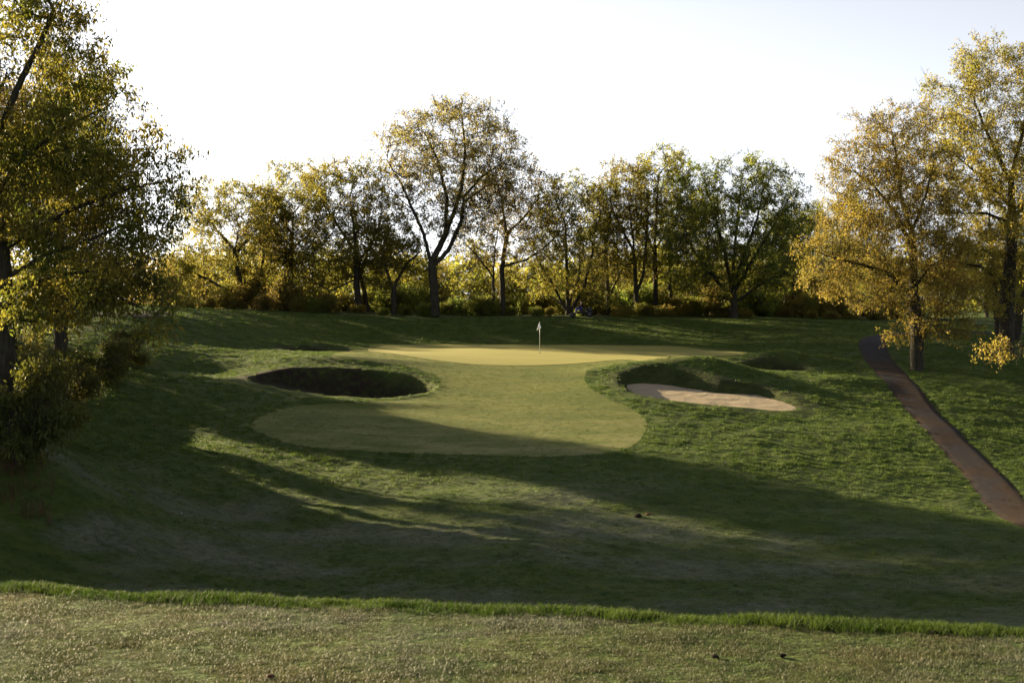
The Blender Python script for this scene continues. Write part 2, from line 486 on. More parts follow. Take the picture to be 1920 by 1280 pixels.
def mat_plain(name, col, rough=0.6, spec=0.4, noise=0.2, metal=0.0):
    m, nt, out = new_mat(name); b = NT(nt)
    tc = b.n('ShaderNodeTexCoord').outputs['Object']
    c = b.mix(b.math('MULTIPLY', b.noise(tc, 12, 4), noise), col, tuple(v * 0.55 for v in col))
    s = b.bsdf(c, rough, spec)
    s.node.inputs['Metallic'].default_value = metal
    b.l(s, out.inputs[0])
    return m

M_GROUND = mat_ground(); M_FAIR = mat_fairway(); M_GREEN = mat_green(); M_SAND = mat_sand(); M_PATH = mat_path(); M_BARK = mat_bark()
LEAF = {
    'gold':   mat_leaf('gold_spring_leaves', (0.215, 0.175, 0.027), (0.285, 0.231, 0.043), (0.180, 0.173, 0.030)),
    'olive':  mat_leaf('olive_spring_leaves', (0.190, 0.178, 0.026), (0.270, 0.235, 0.038), (0.160, 0.175, 0.026)),
    'green':  mat_leaf('green_spring_leaves', (0.155, 0.165, 0.023), (0.235, 0.218, 0.032), (0.125, 0.150, 0.021)),
    'bronze': mat_leaf('bronze_spring_leaves', (0.210, 0.160, 0.052), (0.255, 0.195, 0.064), (0.185, 0.160, 0.046)),
    'near':   mat_leaf('broad_oak_leaves', (0.160, 0.161, 0.021), (0.257, 0.218, 0.028), (0.096, 0.127, 0.017), 0.65),
    'deep':   mat_leaf('deep_bush_leaves', (0.075, 0.080, 0.012), (0.125, 0.110, 0.016), (0.055, 0.070, 0.011), 0.5),
    'dark':   mat_leaf('dark_evergreen_leaves', (0.030, 0.050, 0.012), (0.045, 0.065, 0.015), (0.028, 0.045, 0.012), 0.25),
    'shrub':  mat_leaf('fresh_shrub_leaves', (0.128, 0.169, 0.025), (0.192, 0.219, 0.035), (0.174, 0.175, 0.033)),
    'tan':    mat_leaf('tan_shrub_leaves', (0.233, 0.181, 0.040), (0.291, 0.237, 0.053), (0.186, 0.181, 0.035)),
}

# ------------------------------------------------------------------ ground sheets
def axis(segs):
    out = []
    for a, b, st in segs: out += list(np.arange(a, b, st))
    return np.array(out + [segs[-1][1]])

def grid_mesh(name, xs, ys, mat, hf):
    X, Y = np.meshgrid(xs, ys)
    z = hf(X.ravel(), Y.ravel())
    V = np.stack([X.ravel(), Y.ravel(), z], 1)
    nx, ny = len(xs), len(ys)
    i = np.arange((ny - 1) * (nx - 1)); r = i // (nx - 1); c = i % (nx - 1)
    a = r * nx + c
    F = np.stack([a, a + 1, a + nx + 1, a + nx], 1)
    # painted shade and bare soil darken the steep upper bunker faces, hardly their front lips
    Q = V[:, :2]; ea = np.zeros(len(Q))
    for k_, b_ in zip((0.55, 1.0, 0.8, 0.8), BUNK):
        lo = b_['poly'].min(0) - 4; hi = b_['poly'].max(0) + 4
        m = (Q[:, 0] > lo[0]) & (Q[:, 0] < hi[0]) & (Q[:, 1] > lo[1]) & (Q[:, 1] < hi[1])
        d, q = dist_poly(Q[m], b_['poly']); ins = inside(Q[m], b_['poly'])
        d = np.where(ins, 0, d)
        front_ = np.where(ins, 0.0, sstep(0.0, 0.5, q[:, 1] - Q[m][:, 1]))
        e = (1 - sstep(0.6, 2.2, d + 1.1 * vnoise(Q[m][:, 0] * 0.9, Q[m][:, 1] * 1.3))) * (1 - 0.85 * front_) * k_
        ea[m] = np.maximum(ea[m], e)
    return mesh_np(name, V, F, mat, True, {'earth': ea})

xs = axis([(-900, -300, 150), (-300, -100, 40), (-100, -44, 4), (-44, -34, 1), (-34, 36, 0.32), (36, 46, 1), (46, 100, 4), (100, 300, 40), (300, 900, 150)])
ys = axis([(-60, 0, 6), (0, 4, 0.5), (4, 9, 0.12), (9, 44, 0.6), (44, 130, 0.26), (130, 150, 1), (150, 220, 5), (220, 400, 40), (400, 2200, 300)])
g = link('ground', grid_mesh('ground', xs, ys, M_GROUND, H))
tag(g, kind='structure')

def sheet(name, poly, cell, off, mat, hf, extra=None):
    lo = poly.min(0) - cell; hi = poly.max(0) + cell
    xs = np.arange(lo[0], hi[0] + cell, cell); ys = np.arange(lo[1], hi[1] + cell, cell)
    X, Y = np.meshgrid(xs, ys); nx, ny = len(xs), len(ys)
    P = np.stack([X.ravel(), Y.ravel()], 1)
    i = np.arange((ny - 1) * (nx - 1)); a = (i // (nx - 1)) * nx + i % (nx - 1)
    F = np.stack([a, a + 1, a + nx + 1, a + nx], 1)
    keep = inside(P[a] + cell / 2, poly)
    F = F[keep]
    cnt = np.bincount(F.ravel(), minlength=len(P))
    bnd = (cnt > 0) & (cnt < 4)
    d, q = dist_poly(P[bnd], poly)
    idx = np.where(bnd)[0]; m = d < cell * 1.2
    P[idx[m]] = q[m]
    used = np.where(cnt > 0)[0]
    mp = -np.ones(len(P), int); mp[used] = np.arange(len(used))
    Pu = P[used]
    V = np.column_stack([Pu, hf(Pu[:, 0], Pu[:, 1]) + off])
    at = extra(Pu) if extra else None
    me = mesh_np(name, V, mp[F], mat, True, at)
    return tag(link(name, me), kind='structure')

def tracks(P):
    """wheel tracks pressed into the dew on the apron"""
    lines = [[(1040, 770), (975, 846)], [(1062, 772), (1000, 850)], [(1103, 805), (1040, 850)], [(1128, 808), (1078, 845)], [(1010, 772), (960, 830)],
             [(1050, 775), (1105, 800)], [(1036, 790), (1075, 812)], [(985, 775), (1100, 762)], [(860, 720), (1085, 712)]]
    v = np.zeros(len(P))
    for i, l in enumerate(lines):
        w = raycast(l)
        d, _ = dist_poly(P, w, False)
        d = d + 0.03 * vnoise(P[:, 0] * 3, P[:, 1] * 3)
        v = np.maximum(v, (1 - sstep(0.02, 0.11, d)) * (0.6 if i < 5 else 0.35))
    return {'track': v}
sheet('fairway', FAIR, 0.11, 0.008, M_FAIR, lambda x, y: H0(x, y), tracks)
sheet('putting_green', GREEN, 0.25, 0.024, M_GREEN, lambda x, y: H0(x, y))

def sand_h(x, y):
    return H0(x, y) + 0.05 * vnoise(x * 1.1, y * 1.6) + 0.03 * vnoise(x * 3, y * 3.4)
for b in BUNK:
    sheet('bunker_sand', b.get('sand', b['poly']), 0.16, 0.05, M_SAND, sand_h)

def ribbon(name, line, width, off, mat):
    n = len(line); k = 9
    fine = smooth_loop(line, 3, closed=False)
    t = np.gradient(fine, axis=0); t /= np.hypot(t[:, 0], t[:, 1])[:, None]
    nr = np.stack([-t[:, 1], t[:, 0]], 1)
    u = np.linspace(-1, 1, k)
    V = []; E = []
    for i in range(len(fine)):
        wl = width / 2 + 0.16 * vnoise(np.array([i * 0.9]), np.array([1.5]))[0]; wr = width / 2 + 0.16 * vnoise(np.array([i * 0.9]), np.array([7.5]))[0]
        for a in u:
            w = wl if a < 0 else wr
            V.append((fine[i, 0] + nr[i, 0] * a * w, fine[i, 1] + nr[i, 1] * a * w, 0)); E.append(abs(a))
    V = np.array(V)
    V[:, 2] = H0(V[:, 0], V[:, 1]) + off - 0.05 * (np.array(E) > 0.98)
    i = np.arange((len(fine) - 1) * (k - 1)); a = (i // (k - 1)) * k + i % (k - 1)
    F = np.stack([a, a + 1, a + k + 1, a + k], 1)
    return tag(link(name, mesh_np(name, V, F, mat, True, {'edge': E})), kind='structure')
ribbon('cart_path', PATH_C, 2.1, 0.04, M_PATH)
ribbon('cart_path', smooth_loop([(-62, 110), (-46, 108), (-37, 107), (-31.5, 107.5), (-28.5, 109.5), (-27.5, 113)], 4, False), 1.9, 0.05, M_PATH)

# ------------------------------------------------------------------ grass stuff (geometry nodes: tufts on points)
def tuft_mesh(name, n, spread, hgt, wid, lean, mat, seed):
    r = np.random.default_rng(seed)
    V = []; F = []; A = []
    for i in range(n):
        a = r.random() * 6.283; rr = spread * math.sqrt(r.random())
        bx, by = rr * math.cos(a), rr * math.sin(a)
        h = hgt * (0.6 + 0.7 * r.random()); w = wid * (0.7 + 0.6 * r.random())
        d = r.random() * 6.283; ln = lean * (0.3 + r.random()) * h
        dx, dy = math.cos(d), math.sin(d); px, py = -dy * w / 2, dx * w / 2
        k = len(V)
        V += [(bx - px, by - py, -0.01), (bx + px, by + py, -0.01),
              (bx + dx * ln * .4 + px * .8, by + dy * ln * .4 + py * .8, h * .6), (bx + dx * ln * .4 - px * .8, by + dy * ln * .4 - py * .8, h * .6),
              (bx + dx * ln, by + dy * ln, h)]
        F += [(k, k + 1, k + 2), (k, k + 2, k + 3), (k + 3, k + 2, k + 4)]
        A += [r.random()] * 5
    return mesh_np(name, np.array(V), np.array(F), mat, False, {'v': A})

def scatter(name, P, rotz, scl, tufts, normal_tilt=None):
    """one stuff object: tufts of grass instanced on points"""
    me = bpy.data.meshes.new(name)
    me.vertices.add(len(P)); me.vertices.foreach_set('co', np.asarray(P, np.float32).ravel())
    a = me.attributes.new('rot', 'FLOAT_VECTOR', 'POINT')
    rv = np.zeros((len(P), 3), np.float32); rv[:, 2] = rotz
    a.data.foreach_set('vector', rv.ravel())
    a = me.attributes.new('scl', 'FLOAT', 'POINT'); a.data.foreach_set('value', np.asarray(scl, np.float32))
    o = link(name, me)
    ng = bpy.data.node_groups.new(name, 'GeometryNodeTree')
    ng.interface.new_socket('Geometry', in_out='INPUT', socket_type='NodeSocketGeometry')
    ng.interface.new_socket('Geometry', in_out='OUTPUT', socket_type='NodeSocketGeometry')
    gi = ng.nodes.new('NodeGroupInput'); go = ng.nodes.new('NodeGroupOutput')
    iop = ng.nodes.new('GeometryNodeInstanceOnPoints')
    join = ng.nodes.new('GeometryNodeGeometryToInstance')
    for tm in tufts:
        to = bpy.data.objects.new(tm.name, tm)
        oi = ng.nodes.new('GeometryNodeObjectInfo'); oi.inputs[0].default_value = to
        oi.inputs['As Instance'].default_value = False
        ng.links.new(oi.outputs['Geometry'], join.inputs[0])
    at1 = ng.nodes.new('GeometryNodeInputNamedAttribute'); at1.data_type = 'FLOAT_VECTOR'; at1.inputs[0].default_value = 'rot'
    at2 = ng.nodes.new('GeometryNodeInputNamedAttribute'); at2.data_type = 'FLOAT'; at2.inputs[0].default_value = 'scl'
    ng.links.new(gi.outputs[0], iop.inputs['Points'])
    ng.links.new(join.outputs[0], iop.inputs['Instance'])
    iop.inputs['Pick Instance'].default_value = True
    ng.links.new(at1.outputs[0], iop.inputs['Rotation'])
    ng.links.new(at2.outputs[0], iop.inputs['Scale'])
    ng.links.new(iop.outputs[0], go.inputs[0])
    md = o.modifiers.new('scatter', 'NODES'); md.node_group = ng
    return o

M_TEE = mat_blade('tee_turf_blades', (0.056, 0.072, 0.026), (0.122, 0.118, 0.056), 0.3, 0.55, 0.2, var=0.5, frost=(0.155, 0.16, 0.128))
M_STRIP = mat_blade('edge_grass_blades', (0.032, 0.060, 0.008), (0.055, 0.085, 0.013), 0.45, 0.65, 0.12, var=0.4)
M_ROUGH = mat_blade('rough_grass_blades', None, None, 0.4, 0.6, 0.2, rough_zone=True, var=0.35)

# mown tee: short turf, thinner and darker in the divots
DIV = np.array([((px - CX) / FX * d, d) for px, py in [(110, 1203), (215, 1222), (155, 1252), (218, 1240), (340, 1218), (375, 1213), (400, 1150), (350, 1262), (385, 1272), (560, 1205), (590, 1217), (1340, 1233), (1468, 1232), (1750, 1190), (1900, 1272), (960, 1268), (760, 1166)] for d in [EYE * FX / (py - YH)]])
n = 25000
P = np.column_stack([rng.uniform(-4.2, 4.2, n), rng.uniform(4.6, 8.3, n)])
P = P[P[:, 1] < mow_y(P[:, 0]) + 0.02]
dd = np.min(np.hypot(P[:, None, 0] - DIV[None, :, 0], (P[:, None, 1] - DIV[None, :, 1]) * 1.2), 1)
P = P[dd > 0.05 + 0.025 * rng.random(len(P))]
scl = 0.75 + 0.6 * (vnoise(P[:, 0] * 3, P[:, 1] * 3) + 0.5) * rng.uniform(0.6, 1.2, len(P))
P3 = np.column_stack([P, H(P[:, 0], P[:, 1])])
tt = [tuft_mesh('turf_tuft', 36, 0.042, 0.0095, 0.0018, 1.1, M_TEE, s) for s in (1, 2, 3)]
o = scatter('mown_tee_grass', P3, rng.uniform(0, 6.28, len(P)), scl, tt)
tag(o, 'short dewy pale grass of the mown tee in the foreground', 'grass', kind='stuff')

# taller strip on the brow of the tee
n = 5200
x = rng.uniform(-4.6, 4.6, n); t = rng.random(n) ** 0.8 * 0.36 * (1.0 + 0.9 * vnoise(x * 1.7, x * 0 + 3))
y = mow_y(x) + t + 0.025 * rng.normal(size=n)
P3 = np.column_stack([x, y, H(x, y)])
tt = [tuft_mesh('brow_tuft', 22, 0.05, 0.034, 0.0028, 0.75, M_STRIP, s) for s in (4, 5, 6)]
o = scatter('brow_grass', P3, rng.uniform(0, 6.28, n), rng.uniform(0.5, 1.1, n) * (0.9 + 0.7 * vnoise(x * 2.3, y * 2.3)), tt)
tag(o, 'taller bright green grass strip along the brow of the tee', 'grass', kind='stuff')

# close-mown turf of the approach
M_APRON = mat_blade('approach_blades', (0.068, 0.098, 0.015), (0.165, 0.165, 0.044), 0.35, 0.55, 0.25, var=0.5)
lo, hi = FAIR.min(0), FAIR.max(0)
n = 26000
P = np.column_stack([rng.uniform(lo[0], hi[0], n), rng.uniform(lo[1], hi[1], n)])
P = P[inside(P, FAIR)]; P = P[~inside(P, GREEN)]
tr_v = tracks(P)['track']
P3 = np.column_stack([P, H0(P[:, 0], P[:, 1]) + 0.004])
tt = [tuft_mesh('apron_tuft', 16, 0.13, 0.026, 0.010, 0.9, M_APRON, k) for k in (21, 22, 23)]
o = scatter('fairway_grass', P3, rng.uniform(0, 6.28, len(P)), rng.uniform(0.6, 1.2, len(P)) * (1 - 0.6 * tr_v), tt)
tag(o, 'close-mown dewy grass of the approach below the putting green', 'grass', kind='stuff')

# rough on the valley floor and the hill
n = 62000
y = rng.uniform(43, 129, n); x = rng.uniform(-1, 1, n) * (0.40 * y + 3)
mk = ground_masks(x, y)
keep = (mk[0] > -0.02 - 0.12 * rng.random(n)) & (mk[1] > 0.98 + 0.16 * rng.random(n)) & (mk[2] > 0.08) & (rng.random(n) < 0.22 + 0.78 * sstep(0.7, 2.2, mk[2]))
x, y = x[keep], y[keep]; mk = tuple(m[keep] for m in mk)
z = H(x, y, mk)
s = (0.75 + 0.5 * (vnoise(x * 0.8, y * 0.8) + 0.5)) * rng.uniform(0.7, 1.2, len(x)) * (0.62 + 0.38 * sstep(58, 72, y))
tt = [tuft_mesh('rough_tuft', 22, 0.17, 0.085, 0.016, 0.9, M_ROUGH, k) for k in (7, 8, 9)]
o = scatter('rough_grass', np.column_stack([x, y, z]), rng.uniform(0, 6.28, len(x)), s, tt)
tag(o, 'shaggy green rough grass covering the valley and hill round the bunkers', 'grass', kind='stuff')

# ------------------------------------------------------------------ trees
def norm(v): return v / (np.linalg.norm(v, axis=-1, keepdims=True) + 1e-9)

def ellipsoid_pts(r, n, c, rad, hollow=0.35):
    d = norm(r.normal(size=(n, 3)))
    k = hollow + (1 - hollow) * r.random(n) ** (1 / 2.2)
    return np.asarray(c) + d * k[:, None] * np.asarray(rad)

def grow(r, trunks, att, step, kill, iters=140, jitter=0.15, trop=(0, 0, 0.05)):
    pos = []; par = []
    for poly in trunks:                        # each polyline: (parent index or -1, [points])
        p0, pts = poly
        pts = np.asarray(pts, float)
        last = p0
        for j in range(len(pts)):
            if j == 0 and p0 < 0:
                pos.append(pts[0]); par.append(-1); last = len(pos) - 1; continue
            a = np.asarray(pos[last]); b = pts[j]
            m = max(1, int(np.linalg.norm(b - a) / step + 0.5))
            for q in range(1, m + 1):
                pos.append(a + (b - a) * q / m + (r.normal(size=3) * step * 0.05 if q < m else 0)); par.append(last); last = len(pos) - 1
    pos = np.array(pos); par = list(par)
    start = max(2, int(len(trunks[0][1]) > 99))
    A = att.copy()
    d = np.linalg.norm(A[:, None] - pos[None], axis=2)
    nn = d.argmin(1); nd = d.min(1)
    trop = np.asarray(trop)
    for it in range(iters):
        alive = nd > kill
        A, nn, nd = A[alive], nn[alive], nd[alive]
        if len(A) == 0: break
        acc = np.zeros((len(pos), 3)); np.add.at(acc, nn, norm(A - pos[nn]))
        src = np.unique(nn)
        dirs = norm(acc[src]) + r.normal(size=(len(src), 3)) * jitter + trop
        new = pos[src] + norm(dirs) * step
        # drop the new nodes that fall on an existing one
        base = len(pos)
        dist = np.linalg.norm(A[:, None] - new[None], axis=2)
        useful = np.zeros(len(new), bool)
        bi = dist.argmin(1); bd = dist.min(1)
        m = bd < nd - 1e-6
        useful[np.unique(bi[m])] = True
        if not useful.any(): break
        remap = np.cumsum(useful) - 1
        pos = np.vstack([pos, new[useful]]); par += list(src[useful])
        mm = m & useful[bi]
        nn[mm] = base + remap[bi[mm]]; nd[mm] = bd[mm]
        # attractors whose node made no progress are dropped
        stuck = ~mm & ~np.isin(nn, src[useful])
        if stuck.any():
            A, nn, nd = A[~stuck], nn[~stuck], nd[~stuck]
    return pos, np.array(par)

def radii(pos, par, R0, tip):
    n = len(pos)
    cnt = np.zeros(n); has = np.zeros(n, bool); has[par[par >= 0]] = True
    tips = (~has).astype(float)
    tot = tips.copy()
    for i in range(n - 1, 0, -1):
        if par[i] >= 0: tot[par[i]] += tot[i]
    ex = math.log(max(R0 / tip, 1.5)) / math.log(max(tot[0], 2))
    rad = tip * np.maximum(tot, 1) ** ex
    return rad, ~has

def tubes(pos, par, rad, flare=True, thick=0.05):
    """branch tubes: thick limbs 7-sided and joined ring to ring, twigs 3-sided"""
    n = len(pos)
    idx = np.where(par >= 0)[0]
    seg = pos[idx] - pos[par[idx]]
    sdir = np.zeros((n, 3)); sdir[idx] = norm(seg)
    main = -np.ones(n, int)
    for i in idx:
        p = par[i]
        if main[p] < 0 or rad[i] > rad[main[p]]: main[p] = i
    ndir = sdir.copy()
    for i in range(n):
        if main[i] >= 0: ndir[i] = sdir[i] + sdir[main[i]]
    ndir = norm(ndir)
    ref = np.array([0.93, 0.31, 0.17])
    def ring(c, d, r, k):
        u = norm(np.cross(d, ref)); v = np.cross(d, u)
        a = np.arange(k) * 2 * math.pi / k
        return c[:, None] + (u[:, None] * np.cos(a)[None, :, None] + v[:, None] * np.sin(a)[None, :, None]) * r[:, None, None]
    Vs = []; Fs = []; off = 0
    for k, sel in ((7, idx[rad[idx] >= thick]), (3, idx[rad[idx] < thick])):
        if len(sel) == 0: continue
        p = par[sel]
        ismain = main[p] == sel
        d0 = np.where(ismain[:, None], ndir[p], sdir[sel]); r0 = np.where(ismain, rad[p], np.minimum(rad[sel] * 1.25, rad[p]))
        r0 = np.where(par[p] < 0, r0 * 1.45, r0) if flare else r0
        d1 = ndir[sel]; r1 = rad[sel]
        a = ring(pos[p], d0, r0, k); b = ring(pos[sel], d1, r1, k)
        V = np.concatenate([a, b], 1).reshape(-1, 3)
        j = np.arange(k); jn = (j + 1) % k
        q = np.stack([j, jn, jn + k, j + k], 1)
        F = (np.arange(len(sel)) * 2 * k)[:, None, None] + q[None] + off
        Vs.append(V); Fs.append(F.reshape(-1, 4)); off += len(V)
    return np.vstack(Vs), np.vstack(Fs)

def leaves(r, centers, per, spread, ln, wd, droop=0.35, clump=True):
    n = len(centers) * per
    c = np.repeat(centers, per, 0) + r.normal(size=(n, 3)) * spread
    ax = norm(r.normal(size=(n, 3)) + np.array([0, 0, -droop * 2]))
    up = norm(r.normal(size=(n, 3)))
    sd = norm(np.cross(ax, up)); nm = np.cross(sd, ax)
    L = (ln * r.uniform(0.6, 1.3, n))[:, None]; W = (wd * r.uniform(0.6, 1.3, n))[:, None]
    b = c; l = c + ax * L * 0.5 + sd * W * 0.5 + nm * L * 0.06; t = c + ax * L - nm * L * 0.1; rr = c + ax * L * 0.5 - sd * W * 0.5 + nm * L * 0.06
    V = np.stack([b, l, t, rr], 1).reshape(-1, 3)
    k = np.arange(n)[:, None] * 4
    F = np.concatenate([k + np.array([[0, 1, 2]]), k + np.array([[0, 2, 3]])], 1).reshape(-1, 3)
    v = np.repeat(np.clip(np.repeat(r.random(len(centers)), per) * 0.7 + r.random(n) * 0.4, 0, 1), 4)
    return V, F, v

class TreeKind:
    """trunk and crown meshes in local coordinates, base at the origin"""
    def __init__(s, seed, trunks, lobes, R0, leaf, n_att=700, step=0.45, kill=0.55, tip=0.012, per=5, spread=0.10, ln=0.22, wd=0.10, droop=0.35, leaf_r=0.022, thick=0.05, trop=(0, 0, .06), fill=1.0, jitter=0.15, hollow=0.2, clump=0.17, gap=0.3, gapf=0.8, shell=0.55, zmin=0.6, taper=0.38, twigs=3, twig_len=0.8, twig_r=0.05):
        r = np.random.default_rng(seed)
        w = np.array([l[1][0] * l[1][1] * l[1][2] * (l[2] if len(l) > 2 else 1) for l in lobes]) ** 0.8
        n_att = int(n_att * 1.5)
        att = []
        for l, a in zip(lobes, w):
            m = max(10, int(n_att * a / w.sum()))
            cs = ellipsoid_pts(r, max(3, m // 16), l[0], l[1], hollow)
            sg = clump * min(l[1])
            q = cs[r.integers(0, len(cs), m * 4 // 5)]
            att.append(q + r.normal(size=q.shape) * sg * np.array([1, 1, .75]))
            att.append(ellipsoid_pts(r, m // 5, l[0], np.asarray(l[1]) * 1.05, hollow))
        att = np.vstack(att); att = att[att[:, 2] > min(0.5, zmin)]
        pos, par = grow(r, trunks, att, step, kill, trop=trop, jitter=jitter)
        rad, tips = radii(pos, par, R0, tip)
        # slimmer towards the top of the crown
        reach = np.zeros(len(pos))
        for i in range(1, len(pos)): reach[i] = reach[par[i]] + np.linalg.norm(pos[i] - pos[par[i]])
        rad = np.maximum(rad * (1 - taper * np.clip((reach / reach.max() - 0.15) / 0.6, 0, 1)), tip)
        # side twigs on the thin wood
        thin = np.where((rad < twig_r) & (par >= 0) & (pos[:, 2] > min(0.9, zmin * 1.5)))[0]
        if twigs:
            q = np.repeat(thin, twigs)
            d0 = norm(pos[q] - pos[par[q]])
            d = norm(d0 * 0.5 + norm(r.normal(size=(len(q), 3))) * 0.95 + np.array([0, 0, 0.12]))
            L = (twig_len * r.uniform(0.4, 1.15, len(q)))[:, None]
            mid = pos[q] + d * L * 0.5
            end = mid + norm(d + r.normal(size=d.shape) * 0.35 + np.array([0, 0, -0.15])) * L * 0.5
            b0 = len(pos)
            pos = np.vstack([pos, mid, end])
            par = np.concatenate([par, q, b0 + np.arange(len(q))])
            rad = np.concatenate([rad, np.full(len(q), tip * 0.8), np.full(len(q), tip * 0.6)])
        V, F = tubes(pos, par, rad, thick=thick)
        s.trunk = mesh_np('trunk', V, F, M_BARK, True)
        sel = (rad < leaf_r) & (pos[:, 2] > zmin)
        c = pos[sel]
        if fill < 1: c = c[r.random(len(c)) < fill]
        # leaf sprays stand in loose clusters with gaps between them
        dep = np.full(len(c), 9.0)
        for l in lobes: dep = np.minimum(dep, np.linalg.norm((c - l[0]) / np.asarray(l[1]), axis=1))
        c = c[r.random(len(c)) < 1 - shell + shell * sstep(0.30, 0.72, dep)]
        f = np.zeros(len(c))
        for q in range(6):
            kv = r.normal(size=3); kv *= (2.2 + 2.2 * r.random()) * gapf / np.linalg.norm(kv)
            f += np.sin(c @ kv + r.random() * 6.28)
        f = f / 1.75
        c = c[f + r.normal(size=len(c)) * 0.5 > -0.9 + gap * 2]
        V, F, v = leaves(r, c, per, spread, ln, wd, droop)
        s.h = float(V[:, 2].max())
        s.crown = mesh_np('crown', V, F, LEAF[leaf], False, {'v': v})
        s.n = (len(pos), len(c) * per)

def plant(name, kind, loc, label, cat, group=None, rz=0.0, sc=1.0, crown_mat=None):
    o = empty(name, loc, label, cat, group, rz)
    o.scale = (sc, sc, sc) if isinstance(sc, (int, float)) else sc
    link('trunk', kind.trunk, o)
    c = link('crown', kind.crown, o)
    if crown_mat:
        c.material_slots[0].link = 'OBJECT'; c.material_slots[0].material = crown_mat
    return o

def gz(x, y): return float(H(np.array([x]), np.array([y]))[0])

def px_tree(px, D): return ((px - CX) / FX * D, D)

def front(seed, px, D, label, trunks_px, lobes_px, R0, leaf, depth=None, name='oak_tree', base_py=None, **kw):
    """a tree read off the photograph: branch lines and crown lobes given as pixels at the tree's own distance, depth in metres"""
    x0, y0 = px_tree(px, D); z0 = gz(x0, y0)
    r = np.random.default_rng(seed + 500)
    m = D / FX
    def loc(p, dy=0.0): return np.array([(p[0] - px) * m, dy, EYE - (p[1] - YH) * m - z0])
    trunks = []
    for par_i, pts in trunks_px:
        P = [loc(q, q[2] if len(q) > 2 else 0.0) for q in pts]
        if par_i < 0: P = [np.array([P[0][0], 0, -0.25])] + P
        trunks.append((par_i, P))
    # trunk polylines after the first start from the nearest point already laid: resolve after the fact
    res = [trunks[0]]
    lobes = []
    grow_f = 1.2 if D > 120 else 1.0
    if D > 120:
        kw['n_att'] = int(kw.get('n_att', 700) * 1.6); kw['per'] = kw.get('per', 5) + 1; kw.setdefault('gap', 0.27); kw.setdefault('ln', 0.21); kw.setdefault('wd', 0.10); kw.setdefault('tip', 0.017); kw.setdefault('leaf_r', 0.03)
    for l in lobes_px:
        cx, cy, rx, ry = l[:4]; rx *= grow_f; ry *= grow_f; ry_d = l[4] if len(l) > 4 else rx * m; dy = l[5] if len(l) > 5 else 0.0
        c = loc((cx, cy), dy)
        lobes.append((c, (rx * m, ry_d, ry * m)))
    k = TreeKind(seed, _resolve(trunks, kw.get('step', 0.45)), lobes, R0, leaf, **kw)
    plant(name, k, (x0, y0, z0), label, 'tree')
    return k

def _resolve(trunks, step):
    """turn 'starts near here' polylines into polylines that hang on an index of the first ones"""
    pos = []; out = []
    for i, (p, pts) in enumerate(trunks):
        pts = [np.asarray(q, float) for q in pts]
        if i == 0 or p < 0 and i == 0:
            out.append((-1, pts)); last = None
            for j in range(len(pts)):
                if j == 0: pos.append(pts[0]); continue
                a = pos[-1]; b = pts[j]; m = max(1, int(np.linalg.norm(b - a) / step + 0.5))
                for q in range(1, m + 1): pos.append(a + (b - a) * q / m)
        else:
            d = np.linalg.norm(np.array(pos) - pts[0], axis=1); k = int(d.argmin())
            out.append((k, [pts[0]] + pts[1:] if False else pts[1:]))
            a = pos[k]
            for j in range(1, len(pts)):
                b = pts[j]; m = max(1, int(np.linalg.norm(b - a) / step + 0.5))
                for q in range(1, m + 1): pos.append(a + (b - a) * q / m)
                a = b
    return out

KIND = {}
# --- the far treeline behind the green, left to right
KIND['low'] = front(11, 455, 138, 'golden oak with one long low limb reaching left, left end of the far treeline',
    [(-1, [(458, 585), (448, 520), (440, 470), (448, 430)]), (0, [(452, 560), (400, 530), (345, 500), (310, 485)]), (0, [(445, 480), (480, 430), (500, 390)]), (0, [(440, 470), (405, 430), (385, 400)]), (0, [(450, 535), (478, 522), (500, 515)])],
    [(440, 425, 85, 78), (360, 470, 62, 50), (400, 390, 60, 45), (330, 520, 40, 40), (480, 400, 45, 55), (420, 560, 70, 25)], 0.34, 'gold', n_att=900, droop=0.5, per=4)
front(12, 500, 141, 'slim leaning oak just right of the low-limbed golden oak',
    [(-1, [(502, 588), (498, 540), (490, 510), (495, 470), (505, 420)]), (0, [(492, 505), (530, 480), (548, 470)])],
    [(505, 430, 40, 60), (535, 475, 25, 25)], 0.2, 'gold', n_att=330)
KIND['tall'] = front(13, 545, 142, 'straight-trunked olive oak between the slim leaning oak and the wide yellow-green oak',
    [(-1, [(546, 590), (544, 500), (548, 440), (550, 400)]), (0, [(547, 470), (575, 445), (590, 420)]), (0, [(548, 440), (520, 400), (510, 370)])],
    [(550, 372, 58, 60), (520, 410, 40, 45), (580, 420, 35, 45), (555, 460, 50, 30)], 0.26, 'olive', n_att=700, per=4)
KIND['wide'] = front(14, 672, 136, 'wide yellow-green oak with many rising limbs left of the tallest oak',
    [(-1, [(674, 600), (669, 540), (668, 480), (664, 430), (655, 370)]), (0, [(669, 500), (700, 450), (715, 410)]), (0, [(668, 470), (625, 410), (600, 370)]), (0, [(670, 525), (620, 545), (590, 530)]), (0, [(670, 500), (720, 480), (745, 490)])],
    [(655, 370, 75, 65), (615, 430, 50, 55), (705, 430, 48, 65), (660, 460, 75, 50), (600, 520, 40, 28), (715, 500, 30, 35)], 0.33, 'olive', n_att=1150, per=4)
front(15, 690, 139, 'short leaning trunk close behind the wide yellow-green oak',
    [(-1, [(692, 600), (684, 550), (676, 515), (690, 470)])], [(700, 470, 40, 40), (660, 500, 30, 25)], 0.24, 'olive', n_att=220, gap=0.36)
KIND['fork'] = front(16, 738, 133, 'small forked green oak left of the tallest oak',
    [(-1, [(740, 600), (738, 550), (742, 530)]), (0, [(738, 545), (725, 505), (718, 470)]), (0, [(741, 535), (762, 495), (790, 470)])],
    [(735, 455, 50, 45), (775, 480, 30, 30), (715, 500, 28, 35)], 0.26, 'olive', n_att=380, per=4, gap=0.36)
